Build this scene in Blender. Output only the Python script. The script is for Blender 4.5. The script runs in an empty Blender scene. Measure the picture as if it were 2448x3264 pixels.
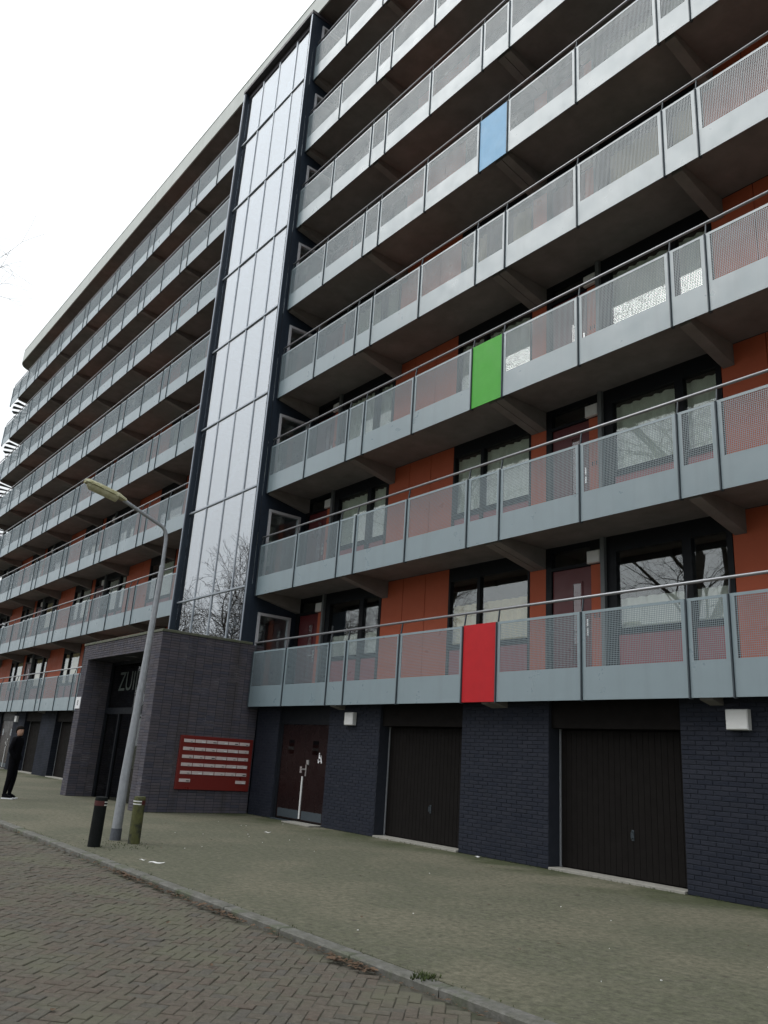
import bpy, math, random
from mathutils import Vector, Matrix
random.seed(7)
R = math.radians
scene = bpy.context.scene
COL = scene.collection

# ------------------------------------------------------------------ camera
cd = bpy.data.cameras.new('camera'); cam = bpy.data.objects.new('camera', cd); COL.objects.link(cam)
cd.sensor_fit = 'HORIZONTAL'; cd.sensor_width = 36.0; cd.lens = 36.0 * 2549.84 / 2448.0
cd.clip_start = 0.05; cd.clip_end = 3000
_r = Vector((0.62569431, 0.77753294, 0.06284239))
_d = Vector((-0.19387069, 0.23303108, -0.95294841))
_f = Vector((-0.755593, 0.5840711, 0.29654707))
M = Matrix(((_r.x, -_d.x, -_f.x, 10.3698), (_r.y, -_d.y, -_f.y, -9.9847), (_r.z, -_d.z, -_f.z, 1.4116), (0, 0, 0, 1)))
cam.matrix_world = M
scene.camera = cam

# ------------------------------------------------------------------ sky, sun, exposure
SUN_EL, SUN_AZ = R(45), R(213)
w = bpy.data.worlds.new('World'); scene.world = w; w.use_nodes = True
nt = w.node_tree; nt.nodes.clear()
sk = nt.nodes.new('ShaderNodeTexSky'); sk.sky_type = 'NISHITA'; sk.sun_disc = False
sk.sun_elevation = SUN_EL; sk.sun_rotation = SUN_AZ
hs = nt.nodes.new('ShaderNodeHueSaturation'); hs.inputs['Saturation'].default_value = 0.25; hs.inputs['Value'].default_value = 1.0
mx = nt.nodes.new('ShaderNodeMix'); mx.data_type = 'RGBA'; mx.inputs['Factor'].default_value = 0.93
# the cloud layer: standard overcast sky, three times brighter overhead than at the horizon
tcd = nt.nodes.new('ShaderNodeTexCoord'); sxyz = nt.nodes.new('ShaderNodeSeparateXYZ'); nt.links.new(tcd.outputs['Generated'], sxyz.inputs[0])
grd = nt.nodes.new('ShaderNodeMapRange'); grd.inputs[1].default_value = 0.0; grd.inputs[2].default_value = 1.0; grd.inputs[3].default_value = 1 / 3; grd.inputs[4].default_value = 1.0
nt.links.new(sxyz.outputs['Z'], grd.inputs[0])
cl_ = nt.nodes.new('ShaderNodeVectorMath'); cl_.operation = 'SCALE'; cl_.inputs[0].default_value = (19.6, 20.4, 21.0)
nt.links.new(grd.outputs[0], cl_.inputs['Scale']); nt.links.new(cl_.outputs[0], mx.inputs[7])
bg = nt.nodes.new('ShaderNodeBackground'); bg.inputs['Strength'].default_value = 0.1
out = nt.nodes.new('ShaderNodeOutputWorld')
nt.links.new(sk.outputs['Color'], hs.inputs['Color']); nt.links.new(hs.outputs['Color'], mx.inputs[6])
nt.links.new(mx.outputs[2], bg.inputs['Color']); nt.links.new(bg.outputs['Background'], out.inputs['Surface'])
sl = bpy.data.lights.new('sun', 'SUN'); sl.energy = 1.4; sl.angle = R(40); sl.color = (1.0, 0.97, 0.93)
so = bpy.data.objects.new('sun', sl); COL.objects.link(so); so.location = (0, -40, 60)
so.rotation_euler = (R(45), 0, R(-33))
vs = scene.view_settings; vs.view_transform = 'Standard'; vs.look = 'None'; vs.gamma = 1.0; vs.exposure = 0.0; vs.use_curve_mapping = False
scene.render.engine = 'CYCLES'
scene.cycles.max_bounces = 8; scene.cycles.transparent_max_bounces = 16
scene.render.resolution_x = 768; scene.render.resolution_y = 1024

# ------------------------------------------------------------------ materials
MATS = {}
def mat(name, col, rough=0.6, metal=0.0, noise=0.0, nscale=4.0, bump=0.0, bscale=60.0, col2=None, spec=0.5, rnd=None, stain=None, detail=6.0, streak=None):
    """principled with layered object-space noise; rnd: None | 'object' | 'attr' piece-to-piece variation"""
    m = bpy.data.materials.new(name); m.use_nodes = True; MATS[name] = m
    t = m.node_tree; N = t.nodes; L = t.links; b = N['Principled BSDF']
    b.inputs['Roughness'].default_value = rough; b.inputs['Metallic'].default_value = metal
    b.inputs['Specular IOR Level'].default_value = spec
    geo = N.new('ShaderNodeNewGeometry')
    c1 = N.new('ShaderNodeRGB'); c1.outputs[0].default_value = (*col, 1)
    cur = c1.outputs[0]
    def mixin(fac, c2, mode='MIX'):
        nonlocal cur
        x = N.new('ShaderNodeMix'); x.data_type = 'RGBA'; x.blend_type = mode; x.clamp_factor = True
        if isinstance(fac, (int, float)): x.inputs['Factor'].default_value = fac
        else: L.new(fac, x.inputs['Factor'])
        L.new(cur, x.inputs[6])
        if isinstance(c2, tuple): x.inputs[7].default_value = (*c2, 1)
        else: L.new(c2, x.inputs[7])
        cur = x.outputs[2]
    def nz(scale, det=6.0, lo=0.35, hi=0.65, vec=None, rough_=0.6):
        n = N.new('ShaderNodeTexNoise'); n.inputs['Scale'].default_value = scale; n.inputs['Detail'].default_value = det
        n.inputs['Roughness'].default_value = rough_
        L.new(vec or geo.outputs['Position'], n.inputs['Vector'])
        r = N.new('ShaderNodeMapRange'); r.inputs[1].default_value = lo; r.inputs[2].default_value = hi
        L.new(n.outputs['Fac'], r.inputs[0]); return r.outputs[0], n
    if col2 is not None:
        f, _ = nz(nscale, detail); mixin(f, col2)
    if rnd:
        if rnd == 'object':
            oi = N.new('ShaderNodeObjectInfo'); src = oi.outputs['Random']
        else:
            at = N.new('ShaderNodeAttribute'); at.attribute_name = 'rnd'; src = at.outputs['Fac']
        rp = N.new('ShaderNodeValToRGB'); e = rp.color_ramp; e.interpolation = 'LINEAR'
        stops = RND[name.split('.')[0]]
        e.elements[0].position = 0; e.elements[0].color = (*stops[0], 1)
        e.elements[1].position = 1; e.elements[1].color = (*stops[-1], 1)
        for i, s in enumerate(stops[1:-1]):
            k = e.elements.new((i + 1) / (len(stops) - 1)); k.color = (*s, 1)
        L.new(src, rp.inputs[0]); mixin(0.5 if name.startswith('road') else 0.75, rp.outputs[0])
    if noise:
        f, _ = nz(nscale * 3.1, 8, 0.3, 0.7)
        dark = tuple(c * (1 - noise) for c in (1, 1, 1)); mixin(f, dark, 'MULTIPLY')
    if stain:
        sc, lo, hi, c2 = stain
        f, _ = nz(sc, 8, lo, hi); mixin(f, c2)
    if streak:
        mp = N.new('ShaderNodeMapping'); mp.inputs['Scale'].default_value = (1, 1, 0.06)
        L.new(geo.outputs['Position'], mp.inputs['Vector'])
        f, _ = nz(streak[0], 6, streak[1], streak[2], mp.outputs[0]); mixin(f, streak[3])
    L.new(cur, b.inputs['Base Color'])
    if bump:
        n = N.new('ShaderNodeTexNoise'); n.inputs['Scale'].default_value = bscale; n.inputs['Detail'].default_value = 6
        L.new(geo.outputs['Position'], n.inputs['Vector'])
        bp = N.new('ShaderNodeBump'); bp.inputs['Strength'].default_value = bump; bp.inputs['Distance'].default_value = 0.01
        L.new(n.outputs['Fac'], bp.inputs['Height']); L.new(bp.outputs['Normal'], b.inputs['Normal'])
    f, _ = nz(3.0 if nscale < 1 else nscale * 1.7, 4, 0.3, 0.7)
    rr = N.new('ShaderNodeMapRange'); rr.inputs[3].default_value = max(0.02, rough - 0.08); rr.inputs[4].default_value = min(1, rough + 0.08)
    L.new(f, rr.inputs[0]); L.new(rr.outputs[0], b.inputs['Roughness'])
    return m

def glass(name, tint, f0, wav=0.0):
    m = bpy.data.materials.new(name); m.use_nodes = True; MATS[name] = m
    t = m.node_tree; N = t.nodes; L = t.links; N.clear()
    o = N.new('ShaderNodeOutputMaterial'); tr = N.new('ShaderNodeBsdfTransparent'); tr.inputs[0].default_value = (*tint, 1)
    gl = N.new('ShaderNodeBsdfGlossy'); gl.inputs['Roughness'].default_value = 0.0; gl.inputs[0].default_value = (0.97, 0.985, 1, 1)
    # Schlick reflectance per face, the same from both sides
    gg = N.new('ShaderNodeNewGeometry'); dt_ = N.new('ShaderNodeVectorMath'); dt_.operation = 'DOT_PRODUCT'
    L.new(gg.outputs['Normal'], dt_.inputs[0]); L.new(gg.outputs['Incoming'], dt_.inputs[1])
    ab = N.new('ShaderNodeMath'); ab.operation = 'ABSOLUTE'; L.new(dt_.outputs['Value'], ab.inputs[0])
    om = N.new('ShaderNodeMath'); om.operation = 'SUBTRACT'; om.inputs[0].default_value = 1; om.use_clamp = True; L.new(ab.outputs[0], om.inputs[1])
    pw_ = N.new('ShaderNodeMath'); pw_.operation = 'POWER'; pw_.inputs[1].default_value = 5; L.new(om.outputs[0], pw_.inputs[0])
    mu = N.new('ShaderNodeMath'); mu.operation = 'MULTIPLY_ADD'; mu.use_clamp = True; mu.inputs[1].default_value = 1 - f0; mu.inputs[2].default_value = f0
    ms = N.new('ShaderNodeMixShader')
    L.new(pw_.outputs[0], mu.inputs[0]); L.new(mu.outputs[0], ms.inputs[0]); L.new(tr.outputs[0], ms.inputs[1]); L.new(gl.outputs[0], ms.inputs[2])
    L.new(ms.outputs[0], o.inputs['Surface'])
    if wav:
        g = N.new('ShaderNodeNewGeometry'); n = N.new('ShaderNodeTexNoise'); n.inputs['Scale'].default_value = 0.9; n.inputs['Detail'].default_value = 1
        L.new(g.outputs['Position'], n.inputs['Vector']); bp = N.new('ShaderNodeBump'); bp.inputs['Strength'].default_value = wav; bp.inputs['Distance'].default_value = 0.02
        L.new(n.outputs['Fac'], bp.inputs['Height']); L.new(bp.outputs['Normal'], gl.inputs['Normal'])
    return m

RND = {
    'road_brick': [(0.132, 0.104, 0.086), (0.152, 0.138, 0.112), (0.150, 0.112, 0.092), (0.132, 0.130, 0.098), (0.116, 0.108, 0.102)],
    'portal_brick': [(0.088, 0.086, 0.113), (0.120, 0.108, 0.126), (0.100, 0.090, 0.101), (0.074, 0.076, 0.106)],
    'wall_brick': [(0.016, 0.020, 0.033), (0.023, 0.026, 0.039), (0.013, 0.017, 0.030), (0.020, 0.023, 0.034)],
}
mat('panel_paint', (0.205, 0.268, 0.30), 0.33, 0.0, 0.05, 1.3, streak=(5.0, 0.5, 0.8, (0.18, 0.232, 0.256)), spec=1.0)
mat('red_paint', (0.50, 0.018, 0.024), 0.5, 0, 0.12, 1.5, spec=0.2, streak=(4, 0.55, 0.8, (0.40, 0.02, 0.026)))
mat('green_paint', (0.075, 0.40, 0.045), 0.5, 0, 0.12, 1.5, spec=0.25, streak=(4, 0.55, 0.8, (0.07, 0.33, 0.045)))
mat('blue_paint', (0.27, 0.50, 0.74), 0.55, 0, 0.1, 1.5, spec=0.25, streak=(4, 0.55, 0.8, (0.26, 0.44, 0.64)))
mat('post_steel', (0.06, 0.075, 0.088), 0.5, 0.1, 0.1, 6, spec=0.3)
mat('rail_steel', (0.34, 0.35, 0.37), 0.38, 0.6, 0.1, 8)
mat('concrete', (0.27, 0.255, 0.245), 0.9, 0, 0.22, 0.9, 0.25, 30, col2=(0.215, 0.205, 0.198), spec=0.2)
mat('fascia', (0.50, 0.53, 0.51), 0.7, 0, 0.06, 1.0, streak=(3.0, 0.55, 0.8, (0.42, 0.44, 0.42)))
mat('orange_panel', (0.52, 0.128, 0.066), 0.6, 0, 0.07, 1.4, spec=0.2)
mat('maroon', (0.34, 0.085, 0.10), 0.5, 0, 0.1, 2)
mat('door_red', (0.13, 0.020, 0.024), 0.4, 0, 0.1, 2)
mat('frame_dark', (0.010, 0.012, 0.016), 0.5, 0, 0.1, 5, spec=0.2)
mat('frame_grey', (0.58, 0.60, 0.64), 0.45, 0.1, 0.08, 5)
mat('drain_grey', (0.15, 0.165, 0.175), 0.5, 0, 0.1, 5)
mat('navy', (0.017, 0.027, 0.043), 0.5, 0.0, 0.15, 2, streak=(6, 0.5, 0.8, (0.024, 0.035, 0.052)), spec=0.3)
mat('navy_edge', (0.30, 0.34, 0.40), 0.4, 0.4, 0.1, 4)
mat('mullion', (0.36, 0.40, 0.45), 0.4, 0.4, 0.08, 5)
mat('dark_soffit', (0.05, 0.045, 0.055), 0.6, 0, 0.1, 3)
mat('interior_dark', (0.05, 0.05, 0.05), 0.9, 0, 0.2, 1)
mat('interior_pale', (0.42, 0.42, 0.43), 0.8, 0, 0.15, 1)
mat('curtain_pale', (0.82, 0.85, 0.78), 0.9, 0, 0.15, 3)
mat('curtain_white', (0.78, 0.78, 0.76), 0.9, 0, 0.08, 3)
mat('curtain_cream', (0.80, 0.66, 0.42), 0.9, 0, 0.15, 3)
mat('curtain_grey', (0.24, 0.25, 0.25), 0.9, 0, 0.15, 3)
mat('white_plastic', (0.74, 0.75, 0.75), 0.45, 0, 0.06, 6)
mat('metal_bright', (0.75, 0.75, 0.75), 0.28, 0.8)
mat('mortar', (0.04, 0.04, 0.05), 0.95, 0, 0.2, 3, 0.3, 80, stain=(2.2, 0.56, 0.7, (0.22, 0.22, 0.24)), spec=0.2)
mat('wall_mortar', (0.016, 0.020, 0.031), 0.95, 0, 0.2, 3, 0.3, 80)
for k, v in (('object', ''), ('attr', '.joined')):
    mat('portal_brick' + v, (0.068, 0.066, 0.08), 0.75, 0, 0.18, 5, 0.35, 70, rnd=k, streak=(1.6, 0.55, 0.75, (0.047, 0.040, 0.036)), spec=0.3)
    mat('wall_brick' + v, (0.018, 0.022, 0.035), 0.75, 0, 0.16, 5, 0.35, 70, rnd=k, spec=0.25)
    mat('road_brick' + v, (0.140, 0.126, 0.102), 0.9, 0, 0.35, 9, 0.6, 90, rnd=k, stain=(1.3, 0.48, 0.66, (0.126, 0.124, 0.088)), streak=None, spec=0.25)
mat('coping', (0.14, 0.14, 0.115), 0.85, 0, 0.3, 3, 0.3, 50, col2=(0.10, 0.115, 0.07))
mat('mail_red', (0.17, 0.020, 0.016), 0.35, 0, 0.1, 2)
mat('mail_plate', (0.62, 0.54, 0.53), 0.45, 0.0, 0.1, 8)
mat('ink', (0.03, 0.03, 0.03), 0.7)
mat('sign_white', (0.80, 0.81, 0.84), 0.5, 0, 0.04, 6)
mat('letter_grey', (0.034, 0.047, 0.042), 0.6, 0, 0.1, 6)
mat('garage_plank', (0.011, 0.0095, 0.009), 0.75, 0, 0.25, 3, 0.15, 40, spec=0.1)
mat('storage_door', (0.017, 0.009, 0.009), 0.28, 0, 0.12, 2, spec=0.2)
mat('galvanised', (0.36, 0.38, 0.41), 0.5, 0.35, 0.2, 5, stain=(7, 0.56, 0.72, (0.27, 0.29, 0.30)))
mat('pole_base', (0.10, 0.11, 0.13), 0.7, 0, 0.3, 9)
mat('lichen', (0.62, 0.61, 0.42), 0.8, 0, 0.3, 9, 0.5, 80, col2=(0.40, 0.38, 0.20), stain=(22, 0.6, 0.7, (0.16, 0.14, 0.08)))
mat('lamp_bowl', (0.60, 0.59, 0.40), 0.4, 0, 0.25, 9, col2=(0.45, 0.43, 0.26))
mat('bollard_black', (0.009, 0.011, 0.011), 0.75, 0, 0.3, 7, 0.2, 60, stain=(6, 0.62, 0.75, (0.035, 0.04, 0.02)), spec=0.15)
mat('bollard_moss', (0.10, 0.105, 0.035), 0.85, 0, 0.4, 8, 0.5, 80, stain=(4.5, 0.47, 0.6, (0.022, 0.024, 0.018)))
mat('band_red', (0.075, 0.012, 0.012), 0.5, 0, 0.2, 8)
mat('band_white', (0.72, 0.72, 0.70), 0.5, 0, 0.1, 8)
mat('kerb_stone', (0.20, 0.196, 0.178), 0.85, 0, 0.4, 6, 0.5, 70, col2=(0.13, 0.13, 0.105), stain=(3.0, 0.52, 0.68, (0.10, 0.115, 0.07)))
mat('bark', (0.085, 0.072, 0.058), 0.9, 0, 0.3, 5, 0.4, 30)
mat('leaf_brown', (0.085, 0.048, 0.028), 0.85, 0, 0.4, 30, col2=(0.17, 0.105, 0.06))
mat('paper', (0.80, 0.80, 0.78), 0.7)
mat('concrete_sill', (0.33, 0.32, 0.285), 0.85, 0, 0.25, 5, 0.3, 60)
mat('cloth_black', (0.004, 0.004, 0.006), 0.9, 0, 0.2, 8, spec=0.1)
mat('skin', (0.42, 0.25, 0.18), 0.6)
mat('hair', (0.008, 0.006, 0.005), 0.8, spec=0.1)
mat('moss_tuft', (0.06, 0.085, 0.022), 0.95, 0, 0.4, 20)
glass('window_glass', (0.95, 0.98, 0.96), 0.12)
glass('tower_glass', (0.62, 0.67, 0.72), 0.40, 0.01)
glass('door_glass', (0.45, 0.48, 0.48), 0.05)

def pavement_mat():
    m = mat('pavement', (0.166, 0.161, 0.118), 0.92, 0, 0.35, 7, 0.6, 55, col2=(0.132, 0.135, 0.088))
    t = m.node_tree; N = t.nodes; L = t.links; b = N['Principled BSDF']
    base = b.inputs['Base Color'].links[0].from_socket
    g = N.new('ShaderNodeNewGeometry'); sx = N.new('ShaderNodeSeparateXYZ'); L.new(g.outputs['Position'], sx.inputs[0])
    # moss thickens along the foot of the wall, thins towards the kerb
    mr = N.new('ShaderNodeMapRange'); mr.inputs[1].default_value = -1.5; mr.inputs[2].default_value = 0.3; L.new(sx.outputs['Y'], mr.inputs[0])
    n = N.new('ShaderNodeTexNoise'); n.inputs['Scale'].default_value = 1.6; n.inputs['Detail'].default_value = 7; L.new(g.outputs['Position'], n.inputs['Vector'])
    ad = N.new('ShaderNodeMath'); ad.operation = 'MULTIPLY'; L.new(mr.outputs[0], ad.inputs[0]); L.new(n.outputs['Fac'], ad.inputs[1])
    mr2 = N.new('ShaderNodeMapRange'); mr2.inputs[1].default_value = 0.16; mr2.inputs[2].default_value = 0.46; L.new(ad.outputs[0], mr2.inputs[0])
    x = N.new('ShaderNodeMix'); x.data_type = 'RGBA'; L.new(mr2.outputs[0], x.inputs['Factor']); L.new(base, x.inputs[6]); x.inputs[7].default_value = (0.052, 0.062, 0.022, 1)
    # large patches of bare and overgrown stone, pale grit specks
    n2 = N.new('ShaderNodeTexNoise'); n2.inputs['Scale'].default_value = 0.55; n2.inputs['Detail'].default_value = 9; L.new(g.outputs['Position'], n2.inputs['Vector'])
    r2 = N.new('ShaderNodeMapRange'); r2.inputs[1].default_value = 0.47; r2.inputs[2].default_value = 0.62; L.new(n2.outputs['Fac'], r2.inputs[0])
    x2 = N.new('ShaderNodeMix'); x2.data_type = 'RGBA'; L.new(r2.outputs[0], x2.inputs['Factor']); L.new(x.outputs[2], x2.inputs[6]); x2.inputs[7].default_value = (0.160, 0.150, 0.108, 1)
    v = N.new('ShaderNodeTexNoise'); v.inputs['Scale'].default_value = 34; v.inputs['Detail'].default_value = 3; L.new(g.outputs['Position'], v.inputs['Vector'])
    r3 = N.new('ShaderNodeMapRange'); r3.inputs[1].default_value = 0.69; r3.inputs[2].default_value = 0.76; L.new(v.outputs['Fac'], r3.inputs[0])
    x3 = N.new('ShaderNodeMix'); x3.data_type = 'RGBA'; L.new(r3.outputs[0], x3.inputs['Factor']); L.new(x2.outputs[2], x3.inputs[6]); x3.inputs[7].default_value = (0.27, 0.26, 0.22, 1)
    v4 = N.new('ShaderNodeTexNoise'); v4.inputs['Scale'].default_value = 14; v4.inputs['Detail'].default_value = 8; v4.inputs['Roughness'].default_value = 0.75; L.new(g.outputs['Position'], v4.inputs['Vector'])
    r4 = N.new('ShaderNodeValToRGB'); r4.color_ramp.elements[0].position = 0.32; r4.color_ramp.elements[0].color = (0.40, 0.41, 0.35, 1); r4.color_ramp.elements[1].position = 0.68; r4.color_ramp.elements[1].color = (1.25, 1.25, 1.22, 1)
    L.new(v4.outputs['Fac'], r4.inputs[0])
    x4 = N.new('ShaderNodeMix'); x4.data_type = 'RGBA'; x4.blend_type = 'MULTIPLY'; x4.inputs['Factor'].default_value = 1.0; L.new(x3.outputs[2], x4.inputs[6]); L.new(r4.outputs[0], x4.inputs[7])
    v5 = N.new('ShaderNodeTexNoise'); v5.inputs['Scale'].default_value = 5.5; v5.inputs['Detail'].default_value = 4; L.new(g.outputs['Position'], v5.inputs['Vector'])
    r5 = N.new('ShaderNodeMapRange'); r5.inputs[1].default_value = 0.66; r5.inputs[2].default_value = 0.74; L.new(v5.outputs['Fac'], r5.inputs[0])
    x5 = N.new('ShaderNodeMix'); x5.data_type = 'RGBA'; L.new(r5.outputs[0], x5.inputs['Factor']); L.new(x4.outputs[2], x5.inputs[6]); x5.inputs[7].default_value = (0.062, 0.054, 0.038, 1)
    L.new(x5.outputs[2], b.inputs['Base Color'])
pavement_mat()

def brick_pattern(name, base, c1, c2, mort, bw, bh, ms, rot=(0, 0, 0), offset=0.5):
    m = mat(name, base, 0.9, 0, 0.2, 4, 0.2, 60, spec=0.15)
    t = m.node_tree; N = t.nodes; L = t.links; b = N['Principled BSDF']
    g = N.new('ShaderNodeNewGeometry'); mp = N.new('ShaderNodeMapping'); mp.inputs['Rotation'].default_value = rot
    L.new(g.outputs['Position'], mp.inputs['Vector'])
    br = N.new('ShaderNodeTexBrick'); br.offset = offset; br.inputs['Scale'].default_value = 1
    br.inputs['Brick Width'].default_value = bw; br.inputs['Row Height'].default_value = bh; br.inputs['Mortar Size'].default_value = ms
    br.inputs['Color1'].default_value = (*c1, 1); br.inputs['Color2'].default_value = (*c2, 1); br.inputs['Mortar'].default_value = (*mort, 1)
    L.new(mp.outputs[0], br.inputs['Vector'])
    n = N.new('ShaderNodeTexNoise'); n.inputs['Scale'].default_value = 1.1; n.inputs['Detail'].default_value = 8; L.new(g.outputs['Position'], n.inputs['Vector'])
    x = N.new('ShaderNodeMix'); x.data_type = 'RGBA'; x.blend_type = 'MULTIPLY'; x.inputs['Factor'].default_value = 0.8
    L.new(br.outputs['Color'], x.inputs[6])
    r = N.new('ShaderNodeValToRGB'); r.color_ramp.elements[0].color = (0.6, 0.6, 0.5, 1); r.color_ramp.elements[1].color = (1.25, 1.2, 1.15, 1)
    r.color_ramp.elements[0].position = 0.3; r.color_ramp.elements[1].position = 0.7
    L.new(n.outputs['Fac'], r.inputs[0]); L.new(r.outputs[0], x.inputs[7]); L.new(x.outputs[2], b.inputs['Base Color'])
    return m
brick_pattern('far_wall', (0.022, 0.027, 0.043), (0.02, 0.025, 0.04), (0.027, 0.031, 0.046), (0.012, 0.015, 0.022), 0.22, 0.0625, 0.01, (R(90), 0, 0))
brick_pattern('far_road', (0.09, 0.08, 0.068), (0.126, 0.105, 0.088), (0.134, 0.126, 0.102), (0.085, 0.078, 0.06), 0.16, 0.08, 0.005, (0, 0, R(45)))
mat('road_bed', (0.094, 0.087, 0.066), 0.95, 0, 0.3, 8, 0.5, 60, stain=(2.0, 0.5, 0.65, (0.05, 0.055, 0.03)))
mat('grass_ground', (0.055, 0.065, 0.03), 0.95, 0, 0.4, 5, 0.6, 40, col2=(0.075, 0.07, 0.04))

# ------------------------------------------------------------------ mesh helpers
class MB:
    def __init__(s): s.v = []; s.f = []; s.r = []; s.m = []; s.cm = 0
    def face(s, idx, rnd=0.0): s.f.append(idx); s.r.append(rnd); s.m.append(s.cm)
    def box(s, x0, x1, y0, y1, z0, z1, rnd=0.0, skip=''):
        b = len(s.v)
        s.v += [(x0, y0, z0), (x1, y0, z0), (x1, y1, z0), (x0, y1, z0), (x0, y0, z1), (x1, y0, z1), (x1, y1, z1), (x0, y1, z1)]
        for k, q in (('b', (3, 2, 1, 0)), ('t', (4, 5, 6, 7)), ('f', (0, 1, 5, 4)), ('k', (2, 3, 7, 6)), ('l', (3, 0, 4, 7)), ('r', (1, 2, 6, 5))):
            if k not in skip: s.face(tuple(b + i for i in q), rnd)
        return s
    def hexa(s, p, rnd=0.0):       # 8 points, bottom ring then top ring
        b = len(s.v); s.v += [tuple(q) for q in p]
        for q in ((3, 2, 1, 0), (4, 5, 6, 7), (0, 1, 5, 4), (2, 3, 7, 6), (3, 0, 4, 7), (1, 2, 6, 5)): s.face(tuple(b + i for i in q), rnd)
        return s
    def chamf(s, x0, x1, y0, y1, z0, z1, c, axis='y', rnd=0.0):   # box whose front (low y) or top has a chamfered rim
        b = len(s.v)
        if axis == 'y':
            s.v += [(x0, y1, z0), (x1, y1, z0), (x1, y1, z1), (x0, y1, z1), (x0, y0 + c, z0), (x1, y0 + c, z0), (x1, y0 + c, z1), (x0, y0 + c, z1),
                    (x0 + c, y0, z0 + c), (x1 - c, y0, z0 + c), (x1 - c, y0, z1 - c), (x0 + c, y0, z1 - c)]
        else:
            s.v += [(x0, y0, z0), (x0, y1, z0), (x1, y1, z0), (x1, y0, z0), (x0, y0, z1 - c), (x0, y1, z1 - c), (x1, y1, z1 - c), (x1, y0, z1 - c),
                    (x0 + c, y0 + c, z1), (x0 + c, y1 - c, z1), (x1 - c, y1 - c, z1), (x1 - c, y0 + c, z1)]
        for ring in (0, 4):
            for i in range(4): s.face((b + ring + i, b + ring + (i + 1) % 4, b + ring + 4 + (i + 1) % 4, b + ring + 4 + i), rnd)
        s.face((b + 8, b + 9, b + 10, b + 11), rnd); return s
    def tube(s, pts, rad, n=10, cap=True):
        pts = [Vector(p) for p in pts]; rings = []
        if not isinstance(rad, (list, tuple)): rad = [rad] * len(pts)
        up = None
        for i, p in enumerate(pts):
            d = (pts[min(i + 1, len(pts) - 1)] - pts[max(i - 1, 0)]).normalized()
            if up is None: up = Vector((0, 0, 1)) if abs(d.z) < 0.9 else Vector((1, 0, 0))
            a = d.cross(up).normalized(); c = a.cross(d).normalized(); up = c
            b = len(s.v)
            for k in range(n):
                t = 2 * math.pi * k / n; s.v.append(tuple(p + (a * math.cos(t) + c * math.sin(t)) * rad[i]))
            rings.append(b)
        for i in range(len(rings) - 1):
            for k in range(n): s.face((rings[i] + k, rings[i] + (k + 1) % n, rings[i + 1] + (k + 1) % n, rings[i + 1] + k))
        if cap:
            s.face(tuple(rings[0] + k for k in range(n))[::-1]); s.face(tuple(rings[-1] + k for k in range(n)))
        return s
    def lathe(s, prof, n=24, c=(0, 0)):
        rings = []
        for r, z in prof:
            b = len(s.v); rings.append(b)
            for k in range(n): t = 2 * math.pi * k / n; s.v.append((c[0] + r * math.cos(t), c[1] + r * math.sin(t), z))
        for i in range(len(rings) - 1):
            for k in range(n): s.face((rings[i] + k, rings[i] + (k + 1) % n, rings[i + 1] + (k + 1) % n, rings[i + 1] + k))
        s.face(tuple(rings[-1] + k for k in range(n))); s.face(tuple(rings[0] + k for k in range(n))[::-1]); return s
    def poly(s, pts, y0, y1):     # prism of an x,z outline between y0 and y1
        n = len(pts); b = len(s.v)
        s.v += [(x, y0, z) for x, z in pts] + [(x, y1, z) for x, z in pts]
        s.face(tuple(b + i for i in range(n))); s.face(tuple(b + n + i for i in range(n))[::-1])
        for i in range(n): s.face((b + (i + 1) % n, b + i, b + n + i, b + n + (i + 1) % n))
        return s
    def mesh(s, name, mats, smooth=False, attr=False):
        me = bpy.data.meshes.new(name); me.from_pydata(s.v, [], s.f)
        if isinstance(mats, str): mats = [mats]
        for k in mats: me.materials.append(MATS[k])
        if len(mats) > 1: me.polygons.foreach_set('material_index', s.m)
        if attr:
            a = me.attributes.new('rnd', 'FLOAT', 'FACE'); a.data.foreach_set('value', s.r)
        if smooth:
            me.polygons.foreach_set('use_smooth', [True] * len(s.f))
        me.update(); return me

WL = {}
def put(name, mesh, parent=None, loc=(0, 0, 0), rot=None, kind=None, label=None, cat=None, group=None):
    o = bpy.data.objects.new(name, mesh); COL.objects.link(o)
    o.location = loc; WL[o.name] = Vector(loc)
    if rot: o.rotation_euler = rot
    if parent is not None:
        o.parent = parent; o.matrix_parent_inverse = Matrix.Translation(-WL[parent.name])
    if kind: o['kind'] = kind
    if label: o['label'] = label
    if cat: o['category'] = cat
    if group: o['group'] = group
    return o
def smooth_by_angle(me, ang=40):
    me.polygons.foreach_set('use_smooth', [True] * len(me.polygons))
    try: me.set_sharp_from_angle(angle=R(ang))
    except Exception: pass
    return me

Z0, H = 2.47, 2.8
def zg(g): return Z0 + H * (g - 1)
YW, YG = 1.30, 0.33            # upper front wall, ground-floor wall
P = 8.54

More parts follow.
